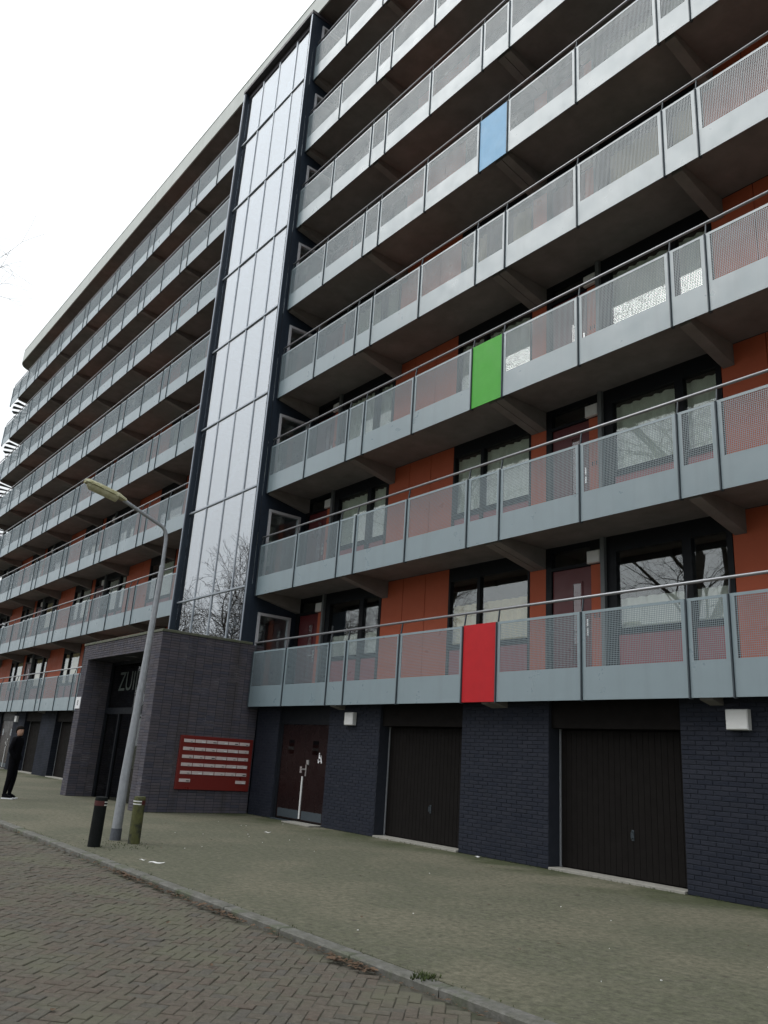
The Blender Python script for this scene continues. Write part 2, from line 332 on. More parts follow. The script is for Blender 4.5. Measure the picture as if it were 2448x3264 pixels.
# ------------------------------------------------------------------ ground
put('ground', MB().box(-900, 900, -900, 900, -1.2, -0.16).mesh('ground', 'grass_ground'), kind='structure', label='dark grassy ground beyond the street')
ROADZ = -0.05
road = put('road', MB().box(-140, 140, -13.0, -5.88, -0.3, ROADZ - 0.007).mesh('road', 'road_bed'), kind='structure', label='street paved with worn brown clinker bricks in herringbone')
fr = MB(); fr.box(-140, -13.2, -13.0, -5.885, -0.2, ROADZ).box(15.2, 140, -13.0, -5.885, -0.2, ROADZ).box(-13.2, 15.2, -13.0, -11.6, -0.2, ROADZ)
put('paved_surface', fr.mesh('paved_surface', 'far_road'), road, kind='stuff')
pav = put('pavement', MB().box(-140, 140, -5.735, 12, -0.3, 0.0).mesh('pavement', 'pavement'), kind='structure', label='mossy greenish grey pavement in front of the flats')
put('far_pavement', MB().box(-140, 140, -15.0, -13.15, -0.3, 0.0).mesh('far_pavement', 'pavement'), kind='structure', label='pavement across the street')
kerb = put('kerb', MB().box(-140, 140, -5.87, -5.745, -0.28, -0.02).mesh('kerb', 'kerb_stone'), kind='structure', label='low grey stone kerb along the street')
km = {}
x = -40.0
while x < 16:
    lw = 1.0
    me = km.setdefault(len(km) % 4 if len(km) < 4 else int(random.random() * 4), None)
    key = random.randint(0, 3)
    if km.get(('m', key)) is None:
        q = MB(); q.chamf(0, lw - 0.012, -0.0725, 0.0725, -0.2, 0.0, 0.012, 'z'); km[('m', key)] = q.mesh('kerb_stone', 'kerb_stone')
    put('kerb_stone', km[('m', key)], kerb, (x, -5.8125 + random.uniform(-.004, .004), 0.004 + random.uniform(-.004, .004)), (random.uniform(-.006, .006), 0, random.uniform(-.003, .003)))
    x += lw
put('kerb_far', MB().box(-140, 140, -13.14, -13.005, -0.28, 0.0).mesh('kerb_far', 'kerb_stone'), kind='structure', label='kerb across the street')

# herringbone clinkers at 45 degrees to the kerb
BL, BW = 0.162, 0.081
def herring():
    c, s = math.cos(R(45)), math.sin(R(45)); res = []
    for i in range(-200, 200):
        for j in range(-200, 200):
            k = (i - j) % 4
            if k == 0: cx, cy, a = (i + 1) * BW, (j + .5) * BW, 0
            elif k == 3: cx, cy, a = (i + .5) * BW, (j + 1) * BW, 90
            else: continue
            X = 1 + cx * c - cy * s; Y = -8.6 + cx * s + cy * c
            if -13.1 < X < 15.1 and -11.55 < Y < -5.955: res.append((X, Y, 45 + a))
    return res
bk = herring()
camp = Vector((10.3698, -9.9847, 1.4116))
def pix(p):
    q = Vector(p) - camp; z = q.dot(_f)
    return (q.dot(_r) / z * 2549.84 + 1224, q.dot(_d) / z * 2549.84 + 1632, z) if z > 0.3 else (-9999, -9999, -1)
inview = []
for b in bk:
    u, v, z = pix((b[0], b[1], ROADZ))
    inview.append((z if (20 < u < 2428 and 0 < v < 3244) else 1e6, b))
inview.sort(key=lambda t: t[0])
bmesh0 = MB().chamf(-BL / 2 + .0028, BL / 2 - .0028, -BW / 2 + .0028, BW / 2 - .0028, -0.06, 0, 0.004, 'z').mesh('brick', 'road_brick')
for d, b in inview[:300]:
    put('brick', bmesh0, road, (b[0], b[1], ROADZ + random.uniform(-.005, .003)), (random.uniform(-.014, .014), random.uniform(-.014, .014), R(b[2]) + random.uniform(-.02, .02)))
rb = MB()
for d, b in inview[300:]:
    a = R(b[2]) + random.uniform(-.02, .02); ca, sa = math.cos(a), math.sin(a); zz = ROADZ + random.uniform(-.005, .003); n0 = len(rb.v)
    rb.chamf(-BL / 2 + .0028, BL / 2 - .0028, -BW / 2 + .0028, BW / 2 - .0028, -0.06, 0, 0.004, 'z', random.random())
    t1, t2 = random.uniform(-.014, .014), random.uniform(-.014, .014)
    for i in range(n0, len(rb.v)):
        vx, vy, vz = rb.v[i]; rb.v[i] = (b[0] + vx * ca - vy * sa, b[1] + vx * sa + vy * ca, zz + vz + vx * t1 + vy * t2)
put('bricks', rb.mesh('bricks', 'road_brick.joined', attr=True), road, kind='stuff')

# ------------------------------------------------------------------ the apartment building
B = put('apartment_building', None, None, (-15, YW, 0), label='nine-storey gallery flats with grey mesh balustrades and orange wall panels', cat='building')

def panel_mesh(wd):
    m = MB(); e = 0.066; t = 0.012; z0, z1, zt = 0.49, 1.30, 1.342
    m.box(0, wd, 0, t, 0, z0).box(0, wd, 0, t, z1, zt).box(0, e, 0, t, z0, z1, skip='bt').box(wd - e, wd, 0, t, z0, z1, skip='bt')
    iw = wd - 2 * e; n = max(1, round(iw / 0.0275)); p = iw / n; bw = 0.0066
    for i in range(1, n):
        xx = e + i * p; m.box(xx - bw / 2, xx + bw / 2, 0.001, 0.0045, z0, z1, skip='bt')
    k = 29; q = (z1 - z0) / k
    for i in range(1, k):
        zz = z0 + i * q; m.box(e, wd - e, 0.0015, 0.004, zz - bw / 2, zz + bw / 2, skip='lr')
    return m.mesh('balustrade_panel', 'panel_paint')
def plain_mesh(wd, mt): return MB().chamf(0, wd, 0, 0.012, 0, 1.345, 0.002).mesh('coloured_panel', mt)
post_me = MB().box(-.009, .009, -.024, .0128, -.012, 1.335).box(-.02, .02, .013, .055, -.015, 1.33).hexa([(-.008, .014, 1.33), (.008, .014, 1.33), (.008, .045, 1.33), (-.008, .045, 1.33), (-.008, .05, 1.555), (.008, .05, 1.555), (.008, .075, 1.555), (-.008, .075, 1.555)]).mesh('post', 'post_steel')
def beam_mesh(wd):
    m = MB()
    if wd > .3:
        for a, b in ((0, wd / 2 - .008), (wd / 2 + .008, wd)):
            m.hexa([(a, .075, -.02), (b, .075, -.02), (b, YW, -.27), (a, YW, -.27), (a, .075, .105), (b, .075, .105), (b, YW, .105), (a, YW, .105)])
    else: m.hexa([(0, .075, -.02), (wd, .075, -.02), (wd, YW, -.27), (0, YW, -.27), (0, .075, .105), (wd, .075, .105), (wd, YW, .105), (0, YW, .105)])
    return m.mesh('support_beam', 'concrete')
beams = {wd: beam_mesh(wd) for wd in (.37, .19)}
right_j = [-7.78, -5.951, -4.173, -3.536, -1.78, 0, .826, 2.604, 4.384, 5.006, 6.76, 8.54, 9.366, 11.14, 12.92]
left_j = [-12.36, -14.38, -16.15, -16.75, -18.58, -20.38, -21.03, -22.84, -24.65, -25.28, -27.09, -28.85, -29.5, -31.35, -33.11, -33.72, -35.57, -37.37, -38.03, -39.82, -41.56, -43.46][::-1]
PM = {}
def gallery(g, js, beam_list):
    z = zg(g); x0, x1 = js[0], js[-1]
    gal = put('gallery', MB().box(max(0, -41.75 - x0), x1 - x0, 0.062, YW - .002, .11, .30).mesh('gallery', 'concrete'), B, (x0, 0, z))
    for i in range(len(js) - 1):
        a, b = js[i] + .014, js[i + 1] - .014; wd = round(b - a, 2)
        colr = {1: 'red_paint', 3: 'green_paint', 5: 'blue_paint'}.get(g) if abs(js[i]) < 1e-6 else None
        if colr:
            o = put('coloured_panel', plain_mesh(b - a, colr), gal, (a, 0, z)); o['label'] = 'solid %s balustrade panel' % colr.split('_')[0]
        else:
            if wd not in PM: PM[wd] = panel_mesh(wd)
            put('balustrade_panel', PM[wd], gal, (a, random.uniform(0, .003), z))
        put('post', post_me, gal, (js[i] if i else js[i] + .05, 0, z))
    r = MB().tube([(0, .062, 1.575), (x1 - x0, .062, 1.575)], .024, 12); put('handrail', r.mesh('handrail', 'rail_steel', True), gal, (x0, 0, z))
    for bx, wd in beam_list: put('support_beam', beams[wd], gal, (bx, 0, z))
rbeams = [(-7.775, .19), (-4.07, .19), (.43, .37), (4.475, .19), (8.97, .37)]
lbeams = [(c - .095, .19) for c in (-16.35, -20.65, -24.92, -29.12, -33.38, -37.65, -41.7)]
for g in range(1, 9):
    gallery(g, ([-7.535] + right_j[1:]) if g == 1 else right_j, rbeams if g > 1 else rbeams[1:])
    lj = list(left_j)
    if g == 1: lj[-1] = -12.87
    gallery(g, lj, lbeams)

# roof
rf = MB().box(-42.2, 13, .0, 14, 22.52 + Z0, 23.05 + Z0).box(-43.35, -42.201, 1.2, 14, 22.52 + Z0, 23.05 + Z0)
for i_ in range(8):
    t0_, t1_ = R(90) * i_ / 8, R(90) * (i_ + 1) / 8; xa_, xb_ = -42.2 - 1.2 * math.sin(t0_), -42.2 - 1.2 * math.sin(t1_); ya_ = 1.19 - 1.2 * math.cos((t0_ + t1_) / 2)
    rf.box(xb_, xa_ - .001, ya_, 1.199, 22.52 + Z0, 23.05 + Z0)
roof = put('roof', rf.mesh('roof', 'concrete'), B)
x = 13.0
while x > -42:
    x2 = max(x - P, -42.2)
    put('fascia_panel', MB().chamf(0, x - x2 - .02, 0, .05, 0, .80, .004).mesh('fascia_panel', 'fascia'), roof, (x2 + .01, -.06, 22.40 + Z0)); x = x2
q = MB(); pts = []
for i in range(9):
    t = R(90) * i / 8; pts.append((-42.2 - 1.25 * math.sin(t), 1.19 - 1.25 * math.cos(t)))
for i in range(8):
    (xa, ya), (xb, yb) = pts[i], pts[i + 1]
    q.hexa([(xa, ya, 22.40 + Z0), (xb, yb, 22.40 + Z0), (xb + .03, yb + .04, 22.40 + Z0), (xa + .01, ya + .05, 22.40 + Z0), (xa, ya, 23.2 + Z0), (xb, yb, 23.2 + Z0), (xb + .03, yb + .04, 23.2 + Z0), (xa + .01, ya + .05, 23.2 + Z0)])
q.box(-43.46, -43.4, 1.2, 14, 22.4 + Z0, 23.2 + Z0)
put('fascia_panel', q.mesh('fascia_panel', 'fascia'), roof)
put('roof_edging', MB().box(-42.2, 13, -.075, .06, 23.205 + Z0, 23.25 + Z0).mesh('roof_edging', 'fascia'), roof)

# party walls, back wall, floors (what one sees behind the panes)
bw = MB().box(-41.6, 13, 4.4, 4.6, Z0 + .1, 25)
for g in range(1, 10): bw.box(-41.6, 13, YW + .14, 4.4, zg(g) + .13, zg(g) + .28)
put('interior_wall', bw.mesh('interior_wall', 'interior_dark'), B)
put('end_wall', MB().box(-41.75, -41.602, YW, 14, 0, 25).mesh('end_wall', 'concrete'), B)
put('rear_wall', MB().box(-41.6, 13, 13.8, 14, 0, 24.9).mesh('rear_wall', 'concrete'), B)

# ---- flat fronts
ZB, ZS0, ZS1, ZT, ZC = .302, 1.197, 1.294, 2.62, 2.905
def win_frame(bars, glasses):
    m = MB(); xa, xb = bars[0][0], bars[-1][1]
    for a, b in bars: m.box(a, b, 0, .12, ZB, ZC)
    for a, b in glasses:
        m.box(a, b, .002, .11, ZS0, ZS1).box(a, b, .002, .11, ZT, ZC)
        m.box(a, b, -.035, .0018, ZS1 - .035, ZS1 - .005)
    return m.mesh('window', 'frame_dark')
def curtain(wd, h, top=0.0, amp=.03):
    m = MB(); n = max(8, int(wd / .045)); b = 0
    for i in range(n + 1):
        xx = wd * i / n; yy = amp * math.sin(i * 1.35 + .5 * math.sin(i * .7)); m.v += [(xx, yy, 0), (xx, yy, h)]
    for i in range(n): m.face((2 * i, 2 * i + 2, 2 * i + 3, 2 * i + 1))
    return m
W2 = ([(-1.834, -1.78), (-.99, -.906), (.354, .403)], [(-1.78, -.99), (-.906, .354)])
W1 = ([(2.156, 2.344), (3.593, 3.748), (4.336, 4.429)], [(2.344, 3.593), (3.748, 4.336)])
M_w = [win_frame(*W1), win_frame(*W2)]
M_pane = {}; M_sp = {}; M_cur = {}
def cached(d, k, fn):
    if k not in d: d[k] = fn()
    return d[k]
CM = ['curtain_pale', 'curtain_white', 'curtain_cream', 'curtain_grey']
M_door = MB().chamf(.94, 1.796, .035, .09, ZB, 2.455, .004).mesh('front_door', 'door_red')
dfr = MB().box(.801, .936, 0, .12, ZB, ZC).box(.936, 1.80, .002, .11, 2.46, 2.52).box(.936, 1.80, .002, .11, 2.80, ZC).box(1.80, 2.066, .004, .1, 2.47, ZC).mesh('door_frame', 'frame_dark')
M_slot = MB().box(1.41, 1.58, .028, .04, .82, 2.17).mesh('door_window', 'window_glass')
M_slotf = MB().box(1.375, 1.41, .02, .05, .785, 2.205).box(1.58, 1.615, .02, .05, .785, 2.205).box(1.41, 1.58, .02, .05, .785, .82).box(1.41, 1.58, .02, .05, 2.17, 2.205).mesh('window_trim', 'door_red')
M_slotb = MB().box(1.41, 1.58, .041, .05, .82, 2.17).mesh('door_window_back', 'curtain_white')
M_hand = MB().box(1.70, 1.74, .015, .034, 1.22, 1.52).tube([(1.72, .015, 1.38), (1.72, -.035, 1.38), (1.60, -.035, 1.38)], .011, 8).mesh('door_handle', 'metal_bright')
M_trans = MB().box(.936, 1.80, .05, .056, 2.52, 2.80).mesh('transom_pane', 'window_glass')
M_side = MB().chamf(1.803, 2.063, .02, .07, ZB, 2.466, .003).mesh('cladding_panel', 'orange_panel')
M_pier = MB().chamf(.406, .798, .008, .08, ZB, ZC, .003).mesh('cladding_panel', 'orange_panel')
M_or = MB().chamf(.006, .753, .008, .08, ZB, ZC, .004).mesh('cladding_panel', 'orange_panel')
M_back = MB().box(4.43, 6.705, .085, .13, ZB, ZC).mesh('wall_backing', 'frame_dark')
M_post = MB().box(2.07, 2.152, -.075, .0, ZB, ZC).mesh('drain_post', 'drain_grey')
M_lamp = MB(); M_lamp.chamf(1.776, 2.049, -.075, .018, 2.475, 2.70, .018); M_lamp = M_lamp.mesh('wall_light', 'white_plastic')
M_bell = MB(); [M_bell.box(1.87 + i * .045, 1.883 + i * .045, .014, .0195, 1.52, 1.60) for i in range(3)]; M_bell = M_bell.mesh('house_number', 'ink')
rc = random.Random(12)
def bay(g, s, lo, hi):
    z = zg(g)
    def part(n, me, par=B, dx=0, dy=0, dz=0): return put(n, me, par, (s + dx, YW + dy, z + dz))
    def win(wi, wdef):
        if s + wdef[0][0][0] < lo or s + wdef[0][-1][1] > hi: return
        f = part('window', M_w[wi])
        style = rc.random(); ci = rc.choice([0, 0, 0, 1, 1, 3, 2] if g > 1 else [0, 1, 1, 2])
        for a, b in wdef[1]:
            put('pane', cached(M_pane, (a, b), lambda: MB().box(0, b - a, .05, .056, ZS1, ZT).mesh('pane', 'window_glass')), f, (s + a, YW, z))
            put('spandrel_panel', cached(M_sp, (a, b), lambda: MB().chamf(.006, b - a - .006, .03, .09, ZB, ZS0 - .006, .003).mesh('spandrel_panel', 'maroon')), f, (s + a, YW, z))
            wd = b - a
            if style < .68: h, zz = ZT - ZS1 - .1, ZS1 + .05
            elif style < .85: h, zz = .62, ZS1 + .01
            else: h, zz = 0, 0
            if g == 1 and s > -9: h, zz = (.50, ZS1 + .02) if wi == 0 else (.80, ZS1 + .02); ci = 1 if wi == 0 else 2
            if g in (2, 3) and s > -9: h, zz = ZT - ZS1 - .1, ZS1 + .05; ci = 0
            if h and not (style > .4 and wd < .8 and rc.random() < .4):
                c = rc.choice([.5, 1, 1, .75]) if wd > .8 and not (g in (1, 2, 3) and s > -9) else 1
                put('curtain', cached(M_cur, (round(wd * c, 2), h, ci), lambda: curtain(wd * c, h).mesh('curtain', CM[ci], True)), f, (s + a + (wd - wd * c) * rc.choice([0, 1]), YW + .13, z + zz))
            if rc.random() < (.45 if 2 < g < 6 else .15):
                put('reflection_strip', cached(M_cur, ('b', wd), lambda: MB().box(.02, wd - .02, 0, .004, ZS1 + .01, ZS1 + .30).mesh('reflection_strip', 'curtain_white')), f, (s + a, YW + .14, z))  # white strip behind the pane, stands for sky reflected in it
    win(1, W2)
    if s + .403 > lo and s + .801 < hi: part('cladding_panel', M_pier)
    if s + .801 > lo and s + 2.156 < hi:
        part('door_frame', dfr); d = part('front_door', M_door)
        put('door_window', M_slot, d, (s, YW, z)); put('door_window_back', M_slotb, d, (s, YW, z)); put('window_trim', M_slotf, d, (s, YW, z)); put('door_handle', M_hand, d, (s, YW, z))
        part('transom_pane', M_trans); sp = part('cladding_panel', M_side)
        put('house_number', M_bell, sp, (s, YW, z))
        part('wall_light', M_lamp); part('drain_post', M_post)
    win(0, W1)
    if s + 4.429 > lo and s + 6.706 < hi + .5:
        for i in range(3): part('cladding_panel', M_or, B, 4.43 + i * .759)
        part('wall_backing', M_back)
for g in range(1, 9):
    for k in (-1, 0, 1): bay(g, k * P, -7.81, 13.2)
    for k in (2, 3, 4, 5): bay(g, .47 - k * P, -41.6, -12.1)

# ---- stair tower
TX0, TX1, TF, TG = -12.35, -7.80, -.24, -.10
ZTOP = 22.25 + Z0; ZP = 4.03
tower = put('stair_tower', MB().box(TX0, TX1, 3.0, 3.1, ZP - 3.9, ZTOP).mesh('stair_tower', 'interior_pale'), B)
def side_wall(x0, x1, holes):
    m = MB()
    if not holes: m.box(x0, x1, TF + .004, 3.0, ZP - 3.95, ZTOP)
    else:
        m.box(x0, x1, TF + .004, .165, ZP - 3.95, ZTOP).box(x0, x1, 1.165, 3.0, ZP - 3.95, ZTOP)
        zz = ZP - 3.95
        for g in range(1, 9):
            a, b = zg(g) + .305, zg(g) + 2.40
            m.box(x0, x1, .165, 1.165, zz, a, skip='fk'); zz = b
        m.box(x0, x1, .165, 1.165, zz, ZTOP, skip='fk')
    return m
put('side_wall', side_wall(TX1 - .12, TX1, True).mesh('side_wall', 'navy'), tower)
put('side_wall', side_wall(TX0, TX0 + .10, False).mesh('side_wall', 'navy'), tower)
for xa, xb in ((TX0 - .01, TX0 + .045), (TX1 - .05, TX1 + .004)):
    put('edge_trim', MB().box(xa, xb, TF - .012, TF + .0035, ZP, ZTOP).mesh('edge_trim', 'navy_edge'), tower)
put('tower_head', MB().box(TX0 - .03, TX1 + .03, TF - .03, 3.1, ZTOP + .002, ZTOP + .12).box(TX0 + .1, TX1 - .12, TG + .02, .2, ZTOP - .22, ZTOP).mesh('tower_head', 'dark_soffit'), tower)
gx0, gx1 = TX0 + .10, TX1 - .12
mull = [-12.25, -11.13, -10.015, -8.90, -7.785]
pw = 1.115
trz = [3.085 + Z0 + 2.8 * k for k in range(7)]
rows = [ZP] + trz + [ZTOP - .22]
for i in range(4):
    for j in range(len(rows) - 1):
        z0_, z1_ = rows[j], rows[j + 1]
        put('pane', cached(M_pane, ('t', j), lambda: MB().box(0, pw - .03, 0, .012, .02, z1_ - z0_ - .02).mesh('pane', 'tower_glass')), tower, (mull[i] + .015, TG + random.uniform(0, .004), z0_), (random.uniform(-.002, .002), 0, random.uniform(-.003, .003)))
for i in range(1, 4):
    put('mullion', MB().box(-.026, .026, TG - .018, TG + .05, ZP, ZTOP - .22).mesh('mullion', 'mullion'), tower, (mull[i], 0, 0))
for z in trz:
    put('transom', MB().box(gx0 + .003, gx1 - .003, -.137, TG + .048, z - .022, z + .022).mesh('transom', 'mullion'), tower)
# landings, flights and back windows inside the tower
for g in range(1, 9):
    z = zg(g)
    put('landing', MB().box(gx0 + .02, gx1 - .02, 1.2, 2.98, z + .05, z + .28).mesh('landing', 'interior_pale'), tower)
    st = MB(); n = 14
    for i in range(n):
        xx = gx0 + .35 + i * .25
        st.box(xx, xx + .27, .32, 1.15, z + .28 + i * .2 - .12, z + .28 + (i + 1) * .2) if z + .28 + (i + 1) * .2 < ZTOP - .4 else None
    if st.v: put('stair_flight', st.mesh('stair_flight', 'interior_pale'), tower)
    # glazed door onto the gallery, in the tower's side wall
    fm = MB(); a, b = z + .305, z + 2.40; xo, xi = TX1 + .03, TX1 - .08
    fm.box(xi, xo, .165, .235, a, b).box(xi, xo, 1.095, 1.165, a, b).box(xi, xo, .235, 1.095, b - .07, b).box(xi, xo, .235, 1.095, a, a + .12)
    dr = put('landing_door', fm.mesh('landing_door', 'frame_grey'), tower)
for g in range(1, 9):
    z = zg(g)
    put('door_pane', MB().box(TX1 - .035, TX1 - .025, .235, 1.095, z + .425, z + 2.33).mesh('door_pane', 'window_glass'), tower)

# ---- spiral stair at the far end
sp_ = put('spiral_stair', MB().tube([(-42.75, 1.15, 0), (-42.75, 1.15, 22.3)], .09, 10).mesh('spiral_stair', 'post_steel'), B)
tr = MB()
for k in range(int(8 * 15)):
    t = 2 * math.pi * k / 15; zz = .2 + k * H / 15; r0, r1 = .1, 1.1; dt = .195
    c = Vector((-42.75, 1.15))
    q = [(c.x + r * math.cos(a), c.y + r * math.sin(a)) for r, a in ((r0, t - dt), (r1, t - dt), (r1, t + dt), (r0, t + dt))]
    tr.hexa([(x_, y_, zz) for x_, y_ in q] + [(x_, y_, zz + .05) for x_, y_ in q])
put('tread', tr.mesh('tread', 'post_steel'), sp_, kind='stuff')

# ---- ground floor
def wall_bricks(x0, x1, z0, z1, bl=.22, bh=.0625, j=.010):
    res = []; row = 0; z = z0
    while z + bh * .5 < z1:
        off = (row % 2) * bl / 2; xx = x0 - off
        while xx < x1 - .02:
            a, b = max(xx, x0), min(xx + bl, x1)
            if b - a > .03: res.append((a + j / 2, b - j / 2, z + j / 2, min(z + bh, z1) - j / 2))
            xx += bl
        z += bh; row += 1
    return res
ZH = zg(1) + .108
near_piers = [(-7.53, -6.49), (-4.43, -2.65), (-.29, 1.69), (4.01, 6.05), (8.37, 10.4)]
gar_near = [(-2.65, -.29), (1.69, 4.01), (6.05, 8.37), (10.4, 12.7)]
piers = [(a, b, put('brick_pier', MB().box(a, b, YG + .008, .75, 0, ZH).mesh('brick_pier', 'wall_mortar'), B)) for a, b in near_piers]
fp = [(-21.0, -19.3), (-25.2, -23.3), (-29.3, -27.55), (-33.7, -31.5), (-37.9, -36.0), (-41.6, -40.2), (-17.0, -12.87)]
gar_far = [(-23.3, -21.0), (-27.55, -25.2), (-36.0, -33.7), (-40.2, -37.9), (-19.3, -17.0)]
for a, b in fp: put('brick_pier', MB().box(a, b, YG, .75, 0, ZH).mesh('brick_pier', 'far_wall'), B)
allb = []
for a, b in near_piers: allb += wall_bricks(a, b, 0.0, ZH)
def bdist(q):
    u, v, z = pix(((q[0] + q[1]) / 2, YG, (q[2] + q[3]) / 2))
    return z if (30 < u < 2420 and v < 3240 and (q[1] - q[0]) > .15) else 1e5
allb.sort(key=bdist)
wb = cached(M_pane, 'wb', lambda: MB().chamf(-.105, .105, 0, .05, -.02625, .02625, .004).mesh('brick', 'wall_brick'))
cnt = 0; jb = MB()
for q in allb:
    full = abs((q[1] - q[0]) - .21) < .002 and abs((q[3] - q[2]) - .0525) < .002
    if full and cnt < 300 and bdist(q) < 1e4:
        put('brick', wb, [p for a_, b_, p in piers if a_ <= q[0] <= b_][0], ((q[0] + q[1]) / 2, YG + random.uniform(-.002, .002), (q[2] + q[3]) / 2)); cnt += 1
    else:
        jb.chamf(q[0], q[1], YG + random.uniform(-.002, .002), YG + .05, q[2], q[3], .004, 'y', random.random())
put('bricks', jb.mesh('bricks', 'wall_brick.joined', attr=True), B, kind='stuff')

M_plank = MB().chamf(.001, .099, 0, .03, .05, 2.06, .004).mesh('plank', 'garage_plank')
M_gback = MB().box(0, 2.36, .031, .06, 0, 2.2).mesh('garage_door', 'garage_plank')
M_grail = MB().box(0, .028, -.012, .04, .03, 2.08).mesh('side_rail', 'galvanised')
M_ghan = MB().tube([(0, 0, .05), (0, -.04, .035), (0, -.04, -.04), (0, 0, -.05)], .009, 8).box(-.02, .02, -.006, .0, -.075, .07).mesh('door_handle', 'post_steel')
M_sill = MB().chamf(0, 2.3, -.02, .24, 0, .03, .005, 'z').mesh('door_sill', 'concrete_sill')
def garage(a, b, near):
    y = .58; n = int((b - a - .06) / .1)
    d = put('garage_door', MB().box(0, b - a, .031, .06, 0, 2.085).mesh('garage_door', 'garage_plank'), B, (a, y, 0))
    for i in range(n): put('plank', M_plank, d, (a + .05 + i * .1, y, 0))
    put('side_rail', M_grail, d, (a + .02, y, 0))
    if near: put('door_handle', M_ghan, d, (a + .056 * 24.0, y - .002, .62))
    put('lintel', MB().box(0, b - a, 0, .3, 2.083, ZH).mesh('lintel', 'garage_plank'), B, (a, YG + .07, 0))
    put('door_sill', MB().chamf(0, b - a - .04, -.03, .26, 0, .035, .006, 'z').mesh('door_sill', 'concrete_sill'), B, (a + .02, YG, 0))
for a, b in gar_near: garage(a, b, True)
for a, b in gar_far: garage(a, b, False)

def storage_door(a, mid, b, near):
    y = YG + .07
    d = put('storage_door', MB().box(a, b, .06, .1, 0, 2.16).box(a, a + .1, 0, .06, 0, 2.16).box(b - .07, b, 0, .06, 0, 2.16).box(a + .1, b - .07, 0, .06, 2.09, 2.16).box(a, b, -.002, .1, 2.1605, ZH).mesh('storage_door', 'frame_dark'), B, (0, y, 0))
    for p, q in ((a + .105, mid - .004), (mid + .004, b - .075)):
        lf = put('door_leaf', MB().chamf(0, q - p, .012, .055, .04, 2.085, .005).mesh('door_leaf', 'storage_door'), d, (p, y, 0))
        put('door_light', MB().box(.30, .52, .006, .0118, 1.44, 1.74).mesh('door_light', 'door_glass'), d, (p, y, 0))
        put('kick_plate', MB().box(.06, q - p - .05, .008, .0119, .07, .25).mesh('kick_plate', 'post_steel'), d, (p, y, 0))
    put('edge_guard', MB().box(mid - .028, mid + .012, -.008, .0117, .08, .97).mesh('edge_guard', 'white_plastic'), d, (0, y, 0))
    put('lock_plate', MB().box(mid - .14, mid - .06, .004, .0115, 1.04, 1.18).mesh('lock_plate', 'metal_bright'), d, (0, y, 0))
    put('door_handle', MB().box(mid + .085, mid + .12, .0, .0118, .98, 1.22).tube([(mid + .10, 0, 1.12), (mid + .10, -.05, 1.12), (mid + .02, -.05, 1.12)], .012, 8).mesh('door_handle', 'metal_bright'), d, (0, y, 0))
    put('lock_box', MB().chamf(mid + .13, mid + .20, -.02, .0116, 1.22, 1.32, .008).mesh('lock_box', 'metal_bright'), d, (0, y, 0))
    put('door_mat', MB().box(mid - .1, b - .0, -.36, -.02, .0045, .03).mesh('door_mat', 'concrete_sill'), B, (0, YG + .05, 0))
    put('door_sill', MB().box(a, b, -.03, .07, 0, .02).mesh('door_sill', 'post_steel'), B, (0, YG, 0))
storage_door(-6.49, -5.40, -4.43, True)
storage_door(-31.5, -30.1, -29.3, False)
# mobility-scooter pictogram
pc = MB(); yy0, yy1 = 0, .003
def pxz(pts, y0=0, y1=.003): pc.poly([(x * .001, z * .001) for x, z in pts], y0, y1)
def disc(cx, cz, r, y0, y1, n=12): pc.poly([((cx + r * math.cos(2 * math.pi * i / n)) * .001, (cz + r * math.sin(2 * math.pi * i / n)) * .001) for i in range(n)], y0, y1)
disc(48, 205, 17, 0, .003)
pxz([(30, 185), (62, 180), (68, 130), (105, 140), (105, 125), (66, 108), (30, 100)], 0, .0032)
pxz([(30, 100), (100, 98), (112, 45), (128, 45), (120, 112), (30, 112)], .0002, .0034)
pxz([(5, 40), (160, 40), (160, 55), (5, 55)], .0001, .0033)
pxz([(130, 55), (148, 55), (122, 165), (100, 172), (100, 160), (112, 155)], .0003, .0036)
pxz([(5, 55), (22, 55), (22, 90), (5, 90)], .0004, .0035)
disc(28, 22, 22, .0005, .0037); disc(140, 22, 22, .0006, .0038)
put('scooter_sign', pc.mesh('scooter_sign', 'sign_white'), None, (-4.86, YG + .0765, 1.27), label='white mobility scooter symbol on the dark brown double door', cat='sign')

def lamp_box(x, z, lab):
    m = MB(); m.chamf(-.15, .15, -.10, -.002, -.13, .13, .012)
    o = put('wall_lamp', MB().box(-.13, .13, -.02, 0, -.11, .11).mesh('wall_lamp', 'drain_grey'), None, (x, YG, z), label=lab, cat='lamp', group='square lamps on the dark brick wall')
    put('cover', m.mesh('cover', 'white_plastic'), o, (x, YG - .0005, z))
lamp_box(-3.60, 2.21, 'white square wall lamp between the double door and a garage door')
lamp_box(4.88, 2.21, 'white square wall lamp beside the garage door farthest from the entrance')
lamp_box(-28.72, 2.17, 'small white wall lamp above the standing person')

